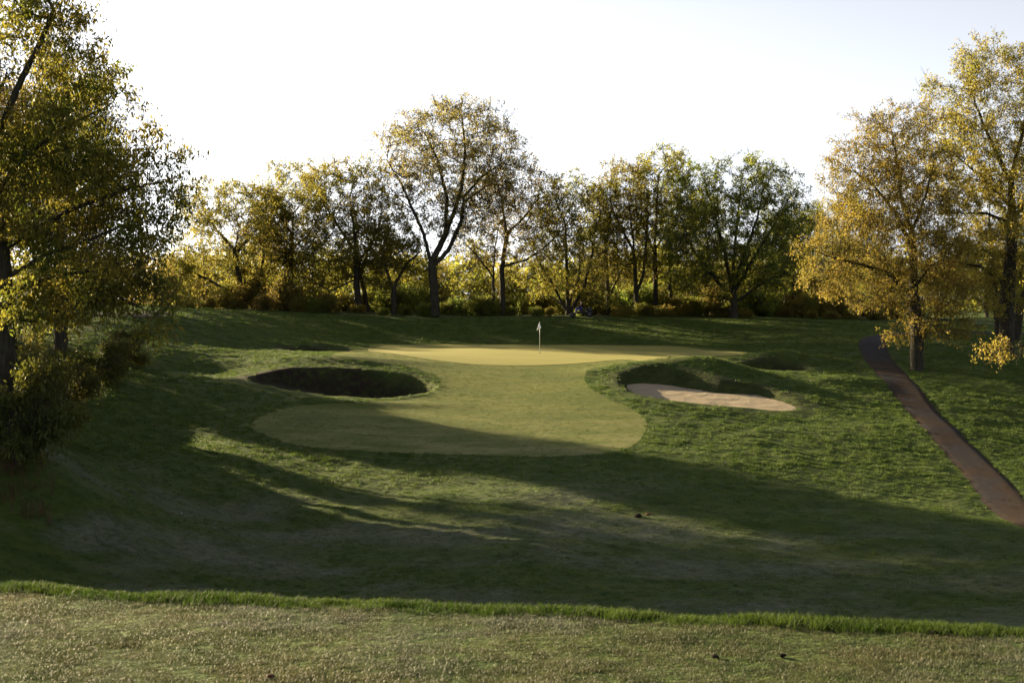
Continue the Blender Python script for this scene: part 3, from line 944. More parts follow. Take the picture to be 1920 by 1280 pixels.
KIND['big'] = front(17, 815, 131, 'tallest oak of the far treeline, sparse bronze crown on a thick forked trunk',
    [(-1, [(817, 600), (814, 545), (809, 492)]),
     (0, [(811, 500), (795, 440), (775, 395), (750, 340), (725, 300)]), (0, [(811, 495), (835, 440), (850, 400), (866, 350), (872, 280), (868, 230)]),
     (0, [(811, 505), (840, 470), (865, 415), (870, 360)]), (0, [(836, 440), (838, 370), (820, 300), (800, 255)]), (0, [(866, 365), (905, 330), (950, 300)]),
     (0, [(870, 380), (910, 350), (945, 345)]), (0, [(815, 520), (860, 512), (905, 495)]), (0, [(775, 395), (745, 370), (730, 350)])],
    [(845, 255, 100, 58), (750, 285, 52, 40), (930, 290, 55, 55), (840, 330, 95, 55), (790, 370, 50, 50), (905, 370, 55, 45), (740, 330, 30, 40), (960, 330, 28, 40), (850, 420, 50, 30)],
    0.42, 'bronze', n_att=1900, per=2, fill=0.75, kill=0.5, step=0.42, ln=0.24)
KIND['twin'] = front(18, 940, 133, 'twin-trunked sparse oak with one long limb arching right, right of the tallest oak',
    [(-1, [(943, 598), (942, 540), (941, 500), (950, 440), (945, 400)]), (0, [(943, 590), (926, 580), (924, 530), (928, 470), (935, 420)]), (0, [(942, 498), (985, 488), (1020, 465), (1050, 435), (1075, 415)]),
     (0, [(924, 525), (895, 480), (870, 455)]), (0, [(950, 440), (985, 405), (1010, 370)]), (0, [(946, 410), (940, 370), (930, 340)])],
    [(960, 375, 75, 65), (1010, 400, 45, 50), (905, 450, 55, 45), (1060, 425, 35, 30), (960, 460, 60, 40), (890, 420, 30, 40)], 0.3, 'bronze', n_att=1050, per=2)
KIND['multi'] = front(19, 1066, 133, 'many-stemmed golden tree right behind the ride-on mower',
    [(-1, [(1066, 600), (1064, 560), (1062, 480), (1060, 420)]), (0, [(1066, 590), (1095, 540), (1110, 480), (1118, 420)]), (0, [(1066, 590), (1040, 540), (1015, 500), (1000, 470)]), (0, [(1066, 575), (1085, 520), (1088, 450)]), (0, [(1066, 580), (1030, 555), (990, 560)])],
    [(1070, 395, 62, 60), (1040, 450, 55, 55), (1105, 450, 45, 65), (1000, 510, 35, 45), (1060, 500, 65, 45), (1110, 540, 45, 40)], 0.3, 'olive', n_att=1150, per=4)
front(20, 1140, 136, 'slim green tree between the many-stemmed tree and the trio of trunks',
    [(-1, [(1142, 600), (1140, 540), (1135, 470), (1145, 400)]), (0, [(1140, 560), (1165, 510), (1175, 470)])],
    [(1150, 400, 45, 70), (1130, 470, 40, 45), (1170, 500, 30, 40)], 0.24, 'green', n_att=600, per=4)
KIND['tall2'] = front(21, 1195, 134, 'leftmost trunk of the trio of straight trunks with pale green tops',
    [(-1, [(1195, 600), (1192, 540), (1188, 460), (1180, 390)]), (0, [(1193, 560), (1207, 510), (1212, 450), (1215, 400)]), (0, [(1188, 470), (1160, 420), (1145, 380)])],
    [(1175, 370, 50, 65), (1210, 410, 35, 55), (1160, 430, 40, 55), (1195, 490, 45, 35)], 0.26, 'olive', n_att=800, per=4)
front(22, 1229, 136, 'middle trunk of the trio of straight trunks, tallest pale green top',
    [(-1, [(1229, 600), (1229, 530), (1228, 450), (1232, 380), (1235, 330)]), (0, [(1229, 480), (1205, 420), (1200, 370)]), (0, [(1229, 470), (1262, 420), (1275, 380)])],
    [(1235, 340, 48, 62), (1265, 400, 40, 60), (1215, 420, 35, 50), (1240, 470, 45, 40)], 0.24, 'olive', n_att=850, per=4)
front(23, 1258, 138, 'rightmost and thinnest trunk of the trio of straight trunks',
    [(-1, [(1258, 600), (1256, 530), (1254, 460), (1262, 390)])], [(1268, 380, 38, 70), (1280, 460, 35, 45), (1250, 500, 35, 30)], 0.18, 'green', n_att=520, per=4)
KIND['round'] = front(24, 1375, 131, 'broad round-topped green oak with dense upright limbs right of the flag',
    [(-1, [(1376, 600), (1374, 560), (1372, 525)]), (0, [(1373, 545), (1360, 480), (1345, 420), (1330, 370)]), (0, [(1373, 535), (1378, 460), (1385, 390), (1390, 340)]), (0, [(1375, 550), (1410, 490), (1440, 440), (1465, 400)]),
     (0, [(1374, 560), (1330, 510), (1300, 470), (1285, 430)]), (0, [(1375, 545), (1395, 480), (1420, 410), (1430, 360)]), (0, [(1376, 565), (1430, 530), (1480, 510)])],
    [(1385, 345, 78, 55), (1320, 370, 50, 60), (1450, 390, 50, 65), (1390, 420, 105, 60), (1310, 460, 55, 60), (1465, 470, 45, 55), (1390, 490, 100, 40), (1330, 530, 50, 35), (1460, 530, 50, 35)], 0.42, 'green', n_att=1700, per=4, kill=0.5, gap=0.34)
front(25, 1325, 142, 'slim dark trunk left of the round-topped green oak',
    [(-1, [(1326, 600), (1324, 540), (1330, 480), (1322, 430)])], [(1320, 420, 40, 60), (1335, 490, 35, 40)], 0.24, 'olive', n_att=420, per=4)
front(26, 1432, 143, 'short crooked trunk just right of the round-topped green oak',
    [(-1, [(1430, 600), (1428, 560), (1440, 520), (1460, 480)])], [(1460, 450, 40, 50), (1430, 510, 40, 40)], 0.24, 'green', n_att=380, per=4)
front(27, 1495, 140, 'thin upright trunk at the right end of the round-topped oak',
    [(-1, [(1490, 602), (1488, 540), (1490, 470), (1500, 430)])], [(1500, 430, 35, 50), (1500, 500, 35, 45)], 0.17, 'olive', n_att=320, per=4)
front(28, 1560, 146, 'rounded gold-green tree beyond the lit oak beside the cart path',
    [(-1, [(1560, 600), (1562, 540), (1565, 470), (1570, 430)]), (0, [(1562, 530), (1535, 480), (1525, 450)]), (0, [(1563, 510), (1600, 470), (1620, 440)])],
    [(1575, 420, 55, 45), (1530, 450, 40, 45), (1620, 450, 45, 50), (1570, 490, 70, 40)], 0.3, 'gold', n_att=900, per=4)

# --- the two lit oaks and their neighbours on the right
KIND['path'] = front(31, 1720, 96.5, 'golden oak standing alone right beside the cart path',
    [(-1, [(1720, 690), (1719, 620), (1714, 560), (1712, 500), (1712, 440), (1706, 380)]),
     (0, [(1714, 555), (1670, 515), (1610, 495), (1550, 480)]), (0, [(1713, 545), (1745, 500), (1790, 470)]), (0, [(1712, 470), (1680, 400), (1640, 350), (1600, 320)]), (0, [(1711, 430), (1735, 370), (1750, 310)]),
     (0, [(1712, 450), (1690, 370), (1680, 290), (1670, 240)]), (0, [(1716, 590), (1760, 600), (1810, 600)]), (0, [(1717, 600), (1690, 580), (1650, 560)]), (0, [(1719, 640), (1755, 610), (1780, 605)])],
    [(1680, 265, 75, 75), (1600, 320, 60, 55), (1660, 370, 95, 70), (1750, 340, 60, 80), (1590, 420, 65, 45, None, 0) if False else (1590, 430, 65, 45), (1545, 500, 55, 60), (1680, 470, 110, 60), (1770, 470, 55, 60), (1640, 545, 90, 40), (1760, 560, 70, 50), (1780, 615, 70, 22), (1700, 615, 50, 25)],
    0.46, 'gold', n_att=3200, per=7, kill=0.42, step=0.36, tip=0.011, ln=0.15, wd=0.07, spread=0.10, leaf_r=0.02, droop=0.6, gap=0.16, gapf=1.1)
KIND['rbig'] = front(32, 1886, 102, 'largest golden oak, its crown cut by the right picture edge behind the path oak',
    [(-1, [(1888, 622), (1890, 560), (1896, 480), (1898, 400), (1896, 330)]), (0, [(1897, 420), (1850, 400), (1790, 400)]), (0, [(1896, 350), (1860, 270), (1830, 200)]), (0, [(1896, 330), (1920, 240), (1930, 160)]), (0, [(1897, 390), (1840, 330), (1790, 290)]), (0, [(1898, 410), (1950, 350), (1990, 300)]), (0, [(1892, 540), (1840, 500), (1790, 490)])],
    [(1870, 140, 95, 75), (1800, 210, 80, 80), (1950, 180, 80, 90), (1860, 290, 120, 80), (1800, 330, 80, 70), (1960, 330, 90, 90), (1840, 420, 110, 70), (1800, 500, 80, 60), (1930, 480, 90, 70), (1850, 560, 90, 35)],
    0.55, 'gold', n_att=3200, per=6, kill=0.46, step=0.4, tip=0.011, ln=0.17, wd=0.085, gap=0.18, gapf=1.0)
front(33, 1871, 108, 'slim trunk close to the left of the largest right-hand oak trunks',
    [(-1, [(1874, 628), (1866, 540), (1858, 450), (1855, 400)])], [(1850, 400, 50, 60), (1830, 470, 45, 50), (1880, 500, 40, 45)], 0.3, 'gold', n_att=600, per=5)
front(34, 1912, 110, 'leaning trunk rising at the right picture edge behind the largest oak',
    [(-1, [(1905, 628), (1915, 570), (1940, 500), (1960, 440)])], [(1950, 440, 60, 70), (1930, 540, 45, 40)], 0.36, 'olive', n_att=500, per=5)
front(35, 2040, 79, 'low golden branches reaching in from the right picture edge',
    [(-1, [(2040, 735), (2030, 640), (2025, 540), (2020, 430)]), (0, [(2033, 660), (1960, 645), (1890, 648)]), (0, [(2028, 600), (1980, 560), (1950, 540)])],
    [(1905, 655, 62, 22, 1.6), (1870, 650, 40, 15, 1.2), (2030, 400, 90, 110), (2020, 560, 80, 60)], 0.45, 'gold', n_att=1300, per=5, kill=0.42, step=0.36, ln=0.18, wd=0.085)

# --- the near oaks on the left bank
KIND['near'] = front(41, 2, 55, 'huge near oak with drooping leaves, its trunk at the left picture edge',
    [(-1, [(6, 735), (8, 640), (6, 540), (0, 430), (-10, 330), (-15, 200)]),
     (0, [(6, 560), (60, 530), (130, 512), (220, 505), (270, 490)]), (0, [(2, 470), (60, 430), (140, 390), (250, 350), (330, 340)]), (0, [(4, 520), (80, 480), (190, 440), (260, 410), (340, 400)]), (0, [(-8, 360), (50, 290), (120, 240), (200, 200)]),
     (0, [(-12, 270), (30, 170), (70, 90), (100, 20)]), (0, [(6, 600), (60, 602), (100, 585), (150, 570), (220, 555), (290, 590)]), (0, [(130, 512), (210, 560), (270, 610)]), (0, [(-10, 340), (-90, 260), (-160, 180)]), (0, [(0, 440), (-90, 390), (-170, 330)])],
    [(80, 60, 80, 90), (150, 150, 70, 75), (230, 240, 60, 65), (110, 260, 110, 80), (300, 320, 50, 60), (200, 350, 110, 65), (330, 360, 35, 40), (90, 400, 110, 70), (270, 430, 75, 50), (180, 500, 120, 50), (280, 560, 65, 60), (110, 570, 110, 45), (300, 610, 45, 25), (-80, 200, 100, 140), (-80, 400, 90, 90), (20, -80, 120, 90)],
    0.42, 'near', n_att=4400, per=4, kill=0.33, step=0.30, tip=0.008, gap=0.24, ln=0.22, wd=0.078, spread=0.085, leaf_r=0.014, droop=0.8, thick=0.03, trop=(0, 0, 0.0))
KIND['near2'] = front(42, 112, 72, 'dark-trunked oak standing behind the huge near oak on the left bank',
    [(-1, [(114, 690), (114, 600), (116, 520), (112, 420), (105, 330)]), (0, [(115, 560), (170, 500), (220, 470)]), (0, [(115, 500), (50, 450), (0, 430)]), (0, [(113, 430), (160, 360), (190, 310)]), (0, [(108, 360), (70, 280), (40, 200)])],
    [(110, 260, 110, 110), (190, 340, 80, 70), (30, 330, 80, 90), (210, 470, 70, 50), (40, 450, 80, 60), (120, 420, 110, 60), (130, 160, 80, 70), (150, 560, 80, 40)],
    0.36, 'near', n_att=3500, per=5, gap=0.1, kill=0.44, step=0.38, tip=0.009, ln=0.18, wd=0.07, droop=0.7, leaf_r=0.018)

# --- trees outside the left edge: their shadows fall across the valley
for i, (x, y, k, sc, rz, lab) in enumerate([
    (-31, 80, 'big', 0.85, 1.1, 'clean-trunked oak farther up the left bank, mostly hidden by the near oak leaves'),
    (-37, 96.5, 'near2', 1.05, 2.6, 'oak on the left bank outside the frame, beyond the near oaks'),
    (-39, 84, 'near2', 1.15, 4.4, 'tall oak outside the left picture edge, at the back of the left bank'),
    (-53, 89, 'near2', 1.3, 0.9, 'tallest oak of the left bank, far outside the picture'),
    (-46, 68, 'near2', 1.15, 5.5, 'oak low on the left bank, outside the picture'),
    (-45, 106, 'twin', 1.0, 2.0, 'sparse twin-trunked oak outside the left picture edge'),
    (-40, 90.5, 'big', 0.9, 5.0, 'airy oak on the left bank between denser ones, outside the picture'),
    (-57, 115, 'near2', 1.35, 3.3, 'very tall oak far up the left bank, outside the picture'),
    (-61, 96, 'near2', 1.45, 5.1, 'very tall oak at the far back of the left bank, outside the picture'),
    (-36, 50, 'near2', 1.0, 0.4, 'oak standing left of the huge near oak, outside the frame')]):
    plant('oak_tree', KIND[k], (x, y, gz(x, y) - 0.1), lab, 'tree', None, rz, sc)

# --- filler rows behind the treeline
row = np.random.default_rng(21)
names = ['tall', 'fork', 'wide', 'multi', 'tall2', 'twin']
gaps = ['behind the low-limbed golden oak', 'behind the slim leaning oak', 'behind the straight-trunked olive oak', 'left of the wide yellow-green oak', 'behind the wide yellow-green oak', 'behind the small forked oak',
        'behind the tallest oak trunk', 'seen under the tallest oak crown', 'left of the twin-trunked oak', 'behind the twin-trunked oak', 'under the long arching limb', 'behind the many-stemmed tree', 'right of the many-stemmed tree',
        'behind the trio of trunks', 'right of the trio of trunks', 'left of the round-topped oak', 'behind the round-topped oak', 'right of the round-topped oak', 'left of the path oak', 'behind the path oak', 'right of the path oak', 'behind the largest golden oak']
for i, gp in enumerate(gaps):
    px = 395 + i * (1905 - 395) / (len(gaps) - 1) + row.uniform(-18, 18)
    D = row.uniform(150, 172)
    x, y = px_tree(px, D)
    k = names[i % len(names)]
    top = row.uniform(495, 525) if px < 1100 else row.uniform(455, 500)
    zt = EYE - (top - 15 - YH) / FX * D
    hgt = KIND[k].h
    sc = (zt - gz(x, y)) / hgt
    plant('background_tree', KIND[k], (x, y, gz(x, y) - 0.1), 'hazy background tree of the second row, ' + gp, 'tree', 'trees of the second row', row.uniform(0, 6.28), (sc * 1.25, sc * 1.25, sc), LEAF[row.choice(['gold', 'olive', 'olive', 'tan', 'green'])])
far = ['far left behind the golden oak', 'in the left third', 'left of the tallest oak', 'beneath the tallest oak crown', 'beside the twin trunks', 'above the flag', 'above the mower', 'beyond the trio of trunks', 'beyond the round-topped oak', 'above the path end', 'beyond the path oak', 'beyond the largest oak']
for i, gp in enumerate(far):
    px = 330 + i * (1900 - 330) / (len(far) - 1) + row.uniform(-25, 25)
    D = row.uniform(185, 215); x, y = px_tree(px, D); k = names[(i * 5 + 2) % len(names)]
    hgt = KIND[k].h
    sc = (EYE - (row.uniform(500, 525) - YH) / FX * D - gz(x, y)) / hgt
    plant('background_tree', KIND[k], (x, y, gz(x, y) - 0.1), 'distant tree of the third row, ' + gp, 'tree', 'trees of the third row', row.uniform(0, 6.28), (sc * 1.7, sc * 1.7, sc), LEAF[row.choice(['gold', 'olive', 'tan'])])

# the far wood that closes the horizon: one mass, nothing in it can be counted
def far_wood():
    r = np.random.default_rng(91)
    n = 42000
    x = r.uniform(-190, 190, n); y = r.uniform(225, 290, n)
    top = 5.2 + 4.5 * (vnoise(x * 0.11, y * 0.03) + 0.5) + 2.5 * (vnoise(x * 0.4, y * 0.1) + .5) + 0.02 * (y - 225)
    z = -0.6 + top * r.random(n) ** 0.75
    V, F, v = leaves(r, np.column_stack([x, y, z]), 1, 0.3, 0.95, 0.6, 0.2)
    o = link('distant_wood', mesh_np('distant_wood', V, F, LEAF['olive'], False, {'v': v}))
    tag(o, 'distant wood closing the horizon beyond the treeline', 'wood', kind='stuff')
far_wood()

# --- shrubs
def shrub_kind(seed, w, h, leaf, n_att=420, per=5, step=0.22, kill=0.25, ln=0.15, wd=0.075, stems=7, **kw):
    r = np.random.default_rng(seed)
    tr = [(-1, [np.array([0, 0, -.2]), np.array([0.02, 0, 0.25])])]
    for i in range(stems):
        a = r.random() * 6.28; q = r.uniform(.2, .8)
        tr.append((1, [np.array([math.cos(a) * w * q * .5, math.sin(a) * w * q * .5, h * r.uniform(.3, .6)])]))
    return TreeKind(seed, tr, [((0, 0, h * .5), (w, w, h * .5)), ((w * .4, 0, h * .3), (w * .7, w * .7, h * .3)), ((-w * .4, .2, h * .35), (w * .6, w * .6, h * .35))], 0.06, leaf, n_att=n_att, step=step, kill=kill, tip=0.006, per=per, ln=ln, wd=wd, spread=0.12, leaf_r=0.03, thick=0.03, shell=0.0, zmin=0.12, **kw)
SH = [shrub_kind(61, 1.6, 2.3, 'shrub', ln=.2, wd=.1, gap=.2), shrub_kind(62, 1.9, 1.7, 'tan', ln=.2, wd=.1, gap=.25), shrub_kind(63, 1.3, 2.6, 'tan', ln=.2, wd=.1, gap=.25)]
spots = []
for i in range(34):
    px = 345 + i * (1660 - 345) / 33 + row.uniform(-12, 12)
    spots.append((px, row.uniform(132.5, 150), i))
where = ['below the low-limbed oak', 'at the foot of the golden oak', 'right of the golden oak foot', 'below the slim leaning oak', 'left of the straight olive trunk', 'right of the straight olive trunk', 'left of the wide oak foot', 'in front of the wide oak', 'right of the wide oak foot', 'left of the small forked oak', 'below the small forked oak', 'left of the tallest oak foot', 'behind the tallest oak foot', 'right of the tallest oak foot', 'left of the twin trunks', 'at the foot of the twin trunks', 'right of the twin trunks', 'above the flag', 'right of the flag', 'behind the mower', 'right of the mower', 'left of the trio of trunks', 'among the trio of trunks', 'right of the trio of trunks', 'left of the slim dark trunk', 'at the slim dark trunk', 'left of the round-topped oak foot', 'below the round-topped oak', 'right of the round-topped oak foot', 'at the short crooked trunk', 'right of the short crooked trunk', 'below the thin upright trunk', 'below the gold-green tree', 'left of the path top']
for (px, D, i), wh in zip(spots + [(p + 17, row.uniform(131.5, 136), i + 34) for p, d, i in spots], where + ['in the front row ' + w for w in where]):
    x, y = px_tree(px, D)
    green = 780 < px < 1010 or i % 34 in (6, 9, 10, 18, 21, 24, 27)
    k = SH[0] if green else SH[i % 2 + 1]
    plant('shrub', k, (x, y, gz(x, y) - .05), ('fresh green shrub ' if green else 'tan-leaved shrub ') + wh, 'shrub', 'undergrowth shrubs along the treeline', row.uniform(0, 6.28), row.uniform(0.6, 1.3) if i < 34 else row.uniform(0.28, 0.6))

# saplings and young trees filling the wood edge between the trunks
SAP = [TreeKind(81 + i, [(-1, [np.array([0, 0, -.2]), np.array([0, 0, 2.0]), np.array([.2, 0, 4.2])])] , [((0, 0, 3.4), (1.9, 1.9, 2.9)), ((.9, .3, 2.0), (1.5, 1.5, 1.6)), ((-.9, -.3, 2.4), (1.4, 1.4, 1.9))], 0.09, lf, n_att=420, per=5, ln=0.23, wd=0.12, leaf_r=0.03, gap=0.12, shell=0.2, zmin=0.25) for i, lf in enumerate(['tan', 'olive', 'shrub'])]
for i, wh in enumerate(where):
    px = 340 + i * (1690 - 340) / 33 + row.uniform(-18, 18)
    D = row.uniform(139, 160); x, y = px_tree(px, D)
    lf = row.choice(['gold', 'tan', 'olive', 'shrub', 'green'] if px > 560 else ['gold', 'tan', 'tan', 'olive'])
    plant('young_tree', SAP[i % 3], (x, y, gz(x, y) - .1), 'bushy young tree growing ' + wh, 'tree', 'young trees at the wood edge', row.uniform(0, 6.28), row.uniform(0.8, 1.35), LEAF[lf])

for i, (px, D, sc, wh) in enumerate([(110, 128, .8, 'far behind the dark-trunked oak'), (165, 133, .85, 'beyond the left bank top, left of the far path'), (215, 126, .75, 'beyond the left end of the far path'), (262, 135, .85, 'beyond the middle of the far path'), (300, 130, .8, 'beyond the right end of the far path'), (335, 136, .9, 'under the tip of the long low limb'), (60, 130, .8, 'far behind the huge near oak trunk'), (30, 92, .85, 'on the left bank between the two dark trunks'), (95, 99, .9, 'on the left bank, straight behind the dark trunk'), (-290, 62, .95, 'added left of view to shade the big bush, nearest one'), (-390, 66, 1.1, 'added left of view to block sun, behind the nearest one'), (-260, 57, .8, 'added left of view to block sun, the smallest one')]):  # last three are added out of view to keep sun off the big bush
    x, y = px_tree(px, D)
    plant('young_tree', SAP[i % 2], (x, y, gz(x, y) - .1), 'bushy golden young tree ' + wh, 'tree', 'young trees beyond the left bank', i * 1.3, sc, LEAF[('gold', 'tan', 'olive')[i % 3]])

# left bank bushes
_r = np.random.default_rng(72)
NB = TreeKind(71, [(-1, [np.array([0, 0, -.2]), np.array([0.02, 0, 0.25])])] + [(1, [np.array([math.cos(a) * .9, math.sin(a) * .9, 1.6])]) for a in (0.2, 1.1, 2.0, 3.3, 4.4, 5.5)],
              [((_r.uniform(-1.5, 1.5), _r.uniform(-1.2, 1.2), _r.uniform(.7, 3.0)), (_r.uniform(.6, 1.1), _r.uniform(.6, 1.1), _r.uniform(.4, .9))) for q in range(11)],
              0.09, 'deep', n_att=1000, step=0.22, kill=0.25, tip=0.006, per=5, ln=0.2, wd=0.075, droop=0.6, spread=0.08, leaf_r=0.03, thick=0.03, shell=0.3, zmin=0.2, gap=0.25)
x, y = raycast([(30, 875)])[0]; plant('bush', NB, (x, y, gz(x, y) - .1), 'big leafy bush below the huge near oak at the left picture edge', 'bush', None, 0.3, (0.95, 0.95, 1.15))
for px, D, sc, lab in [(150, 76, .6, 'dark bush left of the shaded bank behind the near oak'), (60, 66, 1.1, 'shaded bush between the near oak trunk and the dark trunk'), (190, 84, .8, 'low bush farther up the left bank under drooping branches'), (-40, 58, 1.0, 'bush at the left picture edge beside the near oak trunk'), (95, 62, .7, 'smaller bush right of the big leafy bush'), (-170, 62, 1.3, 'large bush added beyond the left picture edge to block sun'), (-330, 62, 1.3, 'second large bush added beyond the left picture edge to block sun'), (-230, 70, 1.4, 'bush added farther back beyond the left picture edge to block sun'), (240, 92, .7, 'low dark bush under the drooping branch tips')]:  # the three beyond the left edge are added to shade the visible bushes
    x, y = px_tree(px, D); plant('bush', NB, (x, y, gz(x, y) - .1), lab, 'bush', 'bushes on the left bank', px * .1, sc)

# dry reddish stalks under the big bush
M_STALK = mat_blade('dry_red_stalks', (0.060, 0.028, 0.017), (0.110, 0.060, 0.034), 0.2, 0.7, 0.2)
n = 150
px = rng.uniform(-60, 98, n); D = raycast([(40, 880)])[0][1] + rng.uniform(-2.6, 1, n)
x = (px - CX) / FX * D; y = D
tt = [tuft_mesh('stalk_tuft', 7, 0.16, 0.55, 0.011, 0.55, M_STALK, k) for k in (31, 32)]
o = scatter('dry_grass', np.column_stack([x, y, H(x, y)]), rng.uniform(0, 6.28, n), rng.uniform(0.5, 1.2, n), tt)
tag(o, 'clump of dry reddish grass stalks under the big bush on the left', 'grass', kind='stuff')

# ------------------------------------------------------------------ small things
def bm_obj(name, bm, mat, parent=None, smooth=True):
    me = bpy.data.meshes.new(name); bm.normal_update(); bm.to_mesh(me); bm.free()
    if smooth:
        for p in me.polygons: p.use_smooth = True
    me.materials.append(mat)
    return link(name, me, parent)

def bm_tube(bm, pts, rads, k=10):
    rings = []
    pts = [Vector(p) for p in pts]
    for i, p in enumerate(pts):
        d = (pts[min(i + 1, len(pts) - 1)] - pts[max(i - 1, 0)]).normalized()
        u = d.cross(Vector((.3, .9, .1))).normalized(); v = d.cross(u)
        rings.append([bm.verts.new(p + (u * math.cos(a) + v * math.sin(a)) * rads[i]) for a in [j * 2 * math.pi / k for j in range(k)]])
    for a, b in zip(rings, rings[1:]):
        for j in range(k): bm.faces.new((a[j], a[(j + 1) % k], b[(j + 1) % k], b[j]))
    bm.faces.new(rings[0][::-1]); bm.faces.new(rings[-1])

def bm_box(bm, c, s, bev=0.0, rot=None):
    r = bmesh.ops.create_cube(bm, size=1.0)
    M = Matrix.Translation(c) @ (rot.to_4x4() if rot else Matrix.Identity(4)) @ Matrix.Diagonal((*s, 1))
    bmesh.ops.transform(bm, matrix=M, verts=r['verts'])
    if bev:
        es = list({e for v in r['verts'] for e in v.link_edges})
        bmesh.ops.bevel(bm, geom=es, offset=bev, segments=2, affect='EDGES')

M_WHITE = mat_plain('white_cloth', (0.85, 0.85, 0.88), 0.8, 0.2, 0.05)
M_POLE = mat_plain('pale_pole_paint', (0.72, 0.74, 0.66), 0.4, 0.4, 0.1)
M_BLACK = mat_plain('dark_rubber', (0.012, 0.012, 0.014), 0.7, 0.3)
M_DGREY = mat_plain('dark_machine_paint', (0.02, 0.022, 0.026), 0.45, 0.5)
M_RED = mat_plain('dull_red_paint', (0.16, 0.02, 0.015), 0.5, 0.4)
M_STEEL = mat_plain('worn_steel', (0.3, 0.3, 0.3), 0.4, 0.5, 0.3, 1.0)
M_NAVY = mat_plain('navy_jacket', (0.012, 0.014, 0.028), 0.9, 0.1)
M_BLUE = mat_plain('blue_trousers', (0.03, 0.06, 0.32), 0.85, 0.1)
M_SKIN = mat_plain('skin', (0.42, 0.25, 0.18), 0.6, 0.3)
M_HAIR = mat_plain('dark_hair', (0.015, 0.011, 0.009), 0.7, 0.2)

# flagstick
fx, fy = raycast([(1012, 663)])[0]; fz = gz(fx, fy) + 0.045
hgt = 57.5 / FX * fy
f = empty('flagstick', (fx, fy, fz), 'thin flagstick with a limp white flag standing in the putting green', 'flagstick')
bm = bmesh.new(); bm_tube(bm, [(0, 0, -.12), (0, 0, hgt * .6), (0, 0, hgt)], [.016, .015, .011], 12); bm_obj('pole', bm, M_POLE, f)
bm = bmesh.new(); bm_tube(bm, [(0, 0, hgt), (0, 0, hgt + .03)], [.02, .012], 10); bm_obj('pole_cap', bm, M_WHITE, f)
bm = bmesh.new()
NU, NV = 10, 14
grid = []
for j in range(NV + 1):
    t = j / NV; rowv = []
    for i in range(NU + 1):
        u = i / NU
        w = 0.13 + 0.16 * t                                  # limp cloth: narrow at the top, folds widening downwards
        xx = -0.02 - u * w * (0.75 if t < .85 else .75 + .3 * (t - .85)) + 0.13 * t * (1 - u)
        zz = hgt - 0.02 - t * 0.38 - u * 0.20
        yy = 0.05 * math.sin(u * 9 + t * 2) * (.4 + t)
        rowv.append(bm.verts.new((xx, yy, zz)))
    grid.append(rowv)
for j in range(NV):
    for i in range(NU): bm.faces.new((grid[j][i], grid[j][i + 1], grid[j + 1][i + 1], grid[j + 1][i]))
fl = bm_obj('flag', bm, M_WHITE, f)
md = fl.modifiers.new('thickness', 'SOLIDIFY'); md.thickness = 0.004
bm = bmesh.new(); bm_tube(bm, [(0, 0, 0.012), (0, 0, -.09)], [.056, .056], 16); bm_obj('cup', bm, M_BLACK, f)

# ride-on mower on the crest with its driver
mx, my = px_tree(1090, 130.5); mz = gz(mx, my)
mw = empty('ride_on_mower', (mx, my, mz), 'dark ride-on mower parked on the crest in front of the trees', 'mower')
bm = bmesh.new(); bm_box(bm, (0.1, 0, .42), (1.5, .62, .16), .04); bm_box(bm, (-.62, 0, .33), (.25, .9, .12), .03); bm_obj('chassis', bm, M_DGREY, mw)
bm = bmesh.new(); bm_box(bm, (.72, 0, .66), (.68, .6, .40), .12); bm_obj('hood', bm, M_DGREY, mw)
bm = bmesh.new(); bm_box(bm, (-.02, 0, .62), (.46, .48, .10), .04); bm_box(bm, (.22, 0, .82), (.10, .46, .38), .04, Matrix.Rotation(-.15, 3, 'Y')); bm_obj('seat', bm, M_BLACK, mw)
bm = bmesh.new(); bm_tube(bm, [(-.62, 0, .38), (-.45, 0, .86)], [.025, .02], 8)
ring = [(-.45 + .15 * math.cos(a) * .4, .17 * math.sin(a), .88 + .15 * math.cos(a)) for a in np.linspace(0, 6.283, 17)]
bm_tube(bm, ring, [.015] * 17, 6); bm_obj('steering_wheel', bm, M_BLACK, mw)
for sx, sy, rr in ((-.75, .42, .22), (-.75, -.42, .22), (.72, .44, .30), (.72, -.44, .30)):
    bm = bmesh.new(); bm_tube(bm, [(sx, sy - .12, rr), (sx, sy - .09, rr), (sx, sy + .09, rr), (sx, sy + .12, rr)], [rr * .85, rr, rr, rr * .85], 20)
    w = bm_obj('wheel', bm, M_BLACK, mw, False)
    bm = bmesh.new(); bm_tube(bm, [(sx, sy - .13, rr), (sx, sy + .13, rr)], [rr * .45, rr * .45], 14); bm_obj('rim', bm, M_DGREY, w, False)
for sy in (-.5, 0, .5):
    bm = bmesh.new(); bm_tube(bm, [(-1.02, sy - .24, .14), (-1.02, sy + .24, .14)], [.12, .12], 12); bm_box(bm, (-1.02, sy, .27), (.22, .5, .04), .01); bm_obj('cutting_reel', bm, M_DGREY, mw, False)

def skinned(name, verts, edges, rad, mat, parent, sub=1):
    me = bpy.data.meshes.new(name); me.from_pydata(verts, edges, [])
    o = link(name, me, parent)
    md = o.modifiers.new('skin', 'SKIN')
    for i, r_ in enumerate(rad):
        me.skin_vertices[0].data[i].radius = (r_, r_) if not isinstance(r_, tuple) else r_
    me.skin_vertices[0].data[0].use_root = True
    md.use_smooth_shade = True
    s = o.modifiers.new('smooth', 'SUBSURF'); s.levels = sub; s.render_levels = sub
    me.materials.append(mat)
    return o

pn = empty('person', (mx, my, mz), 'person in a dark top and blue trousers sitting on the ride-on mower', 'person')
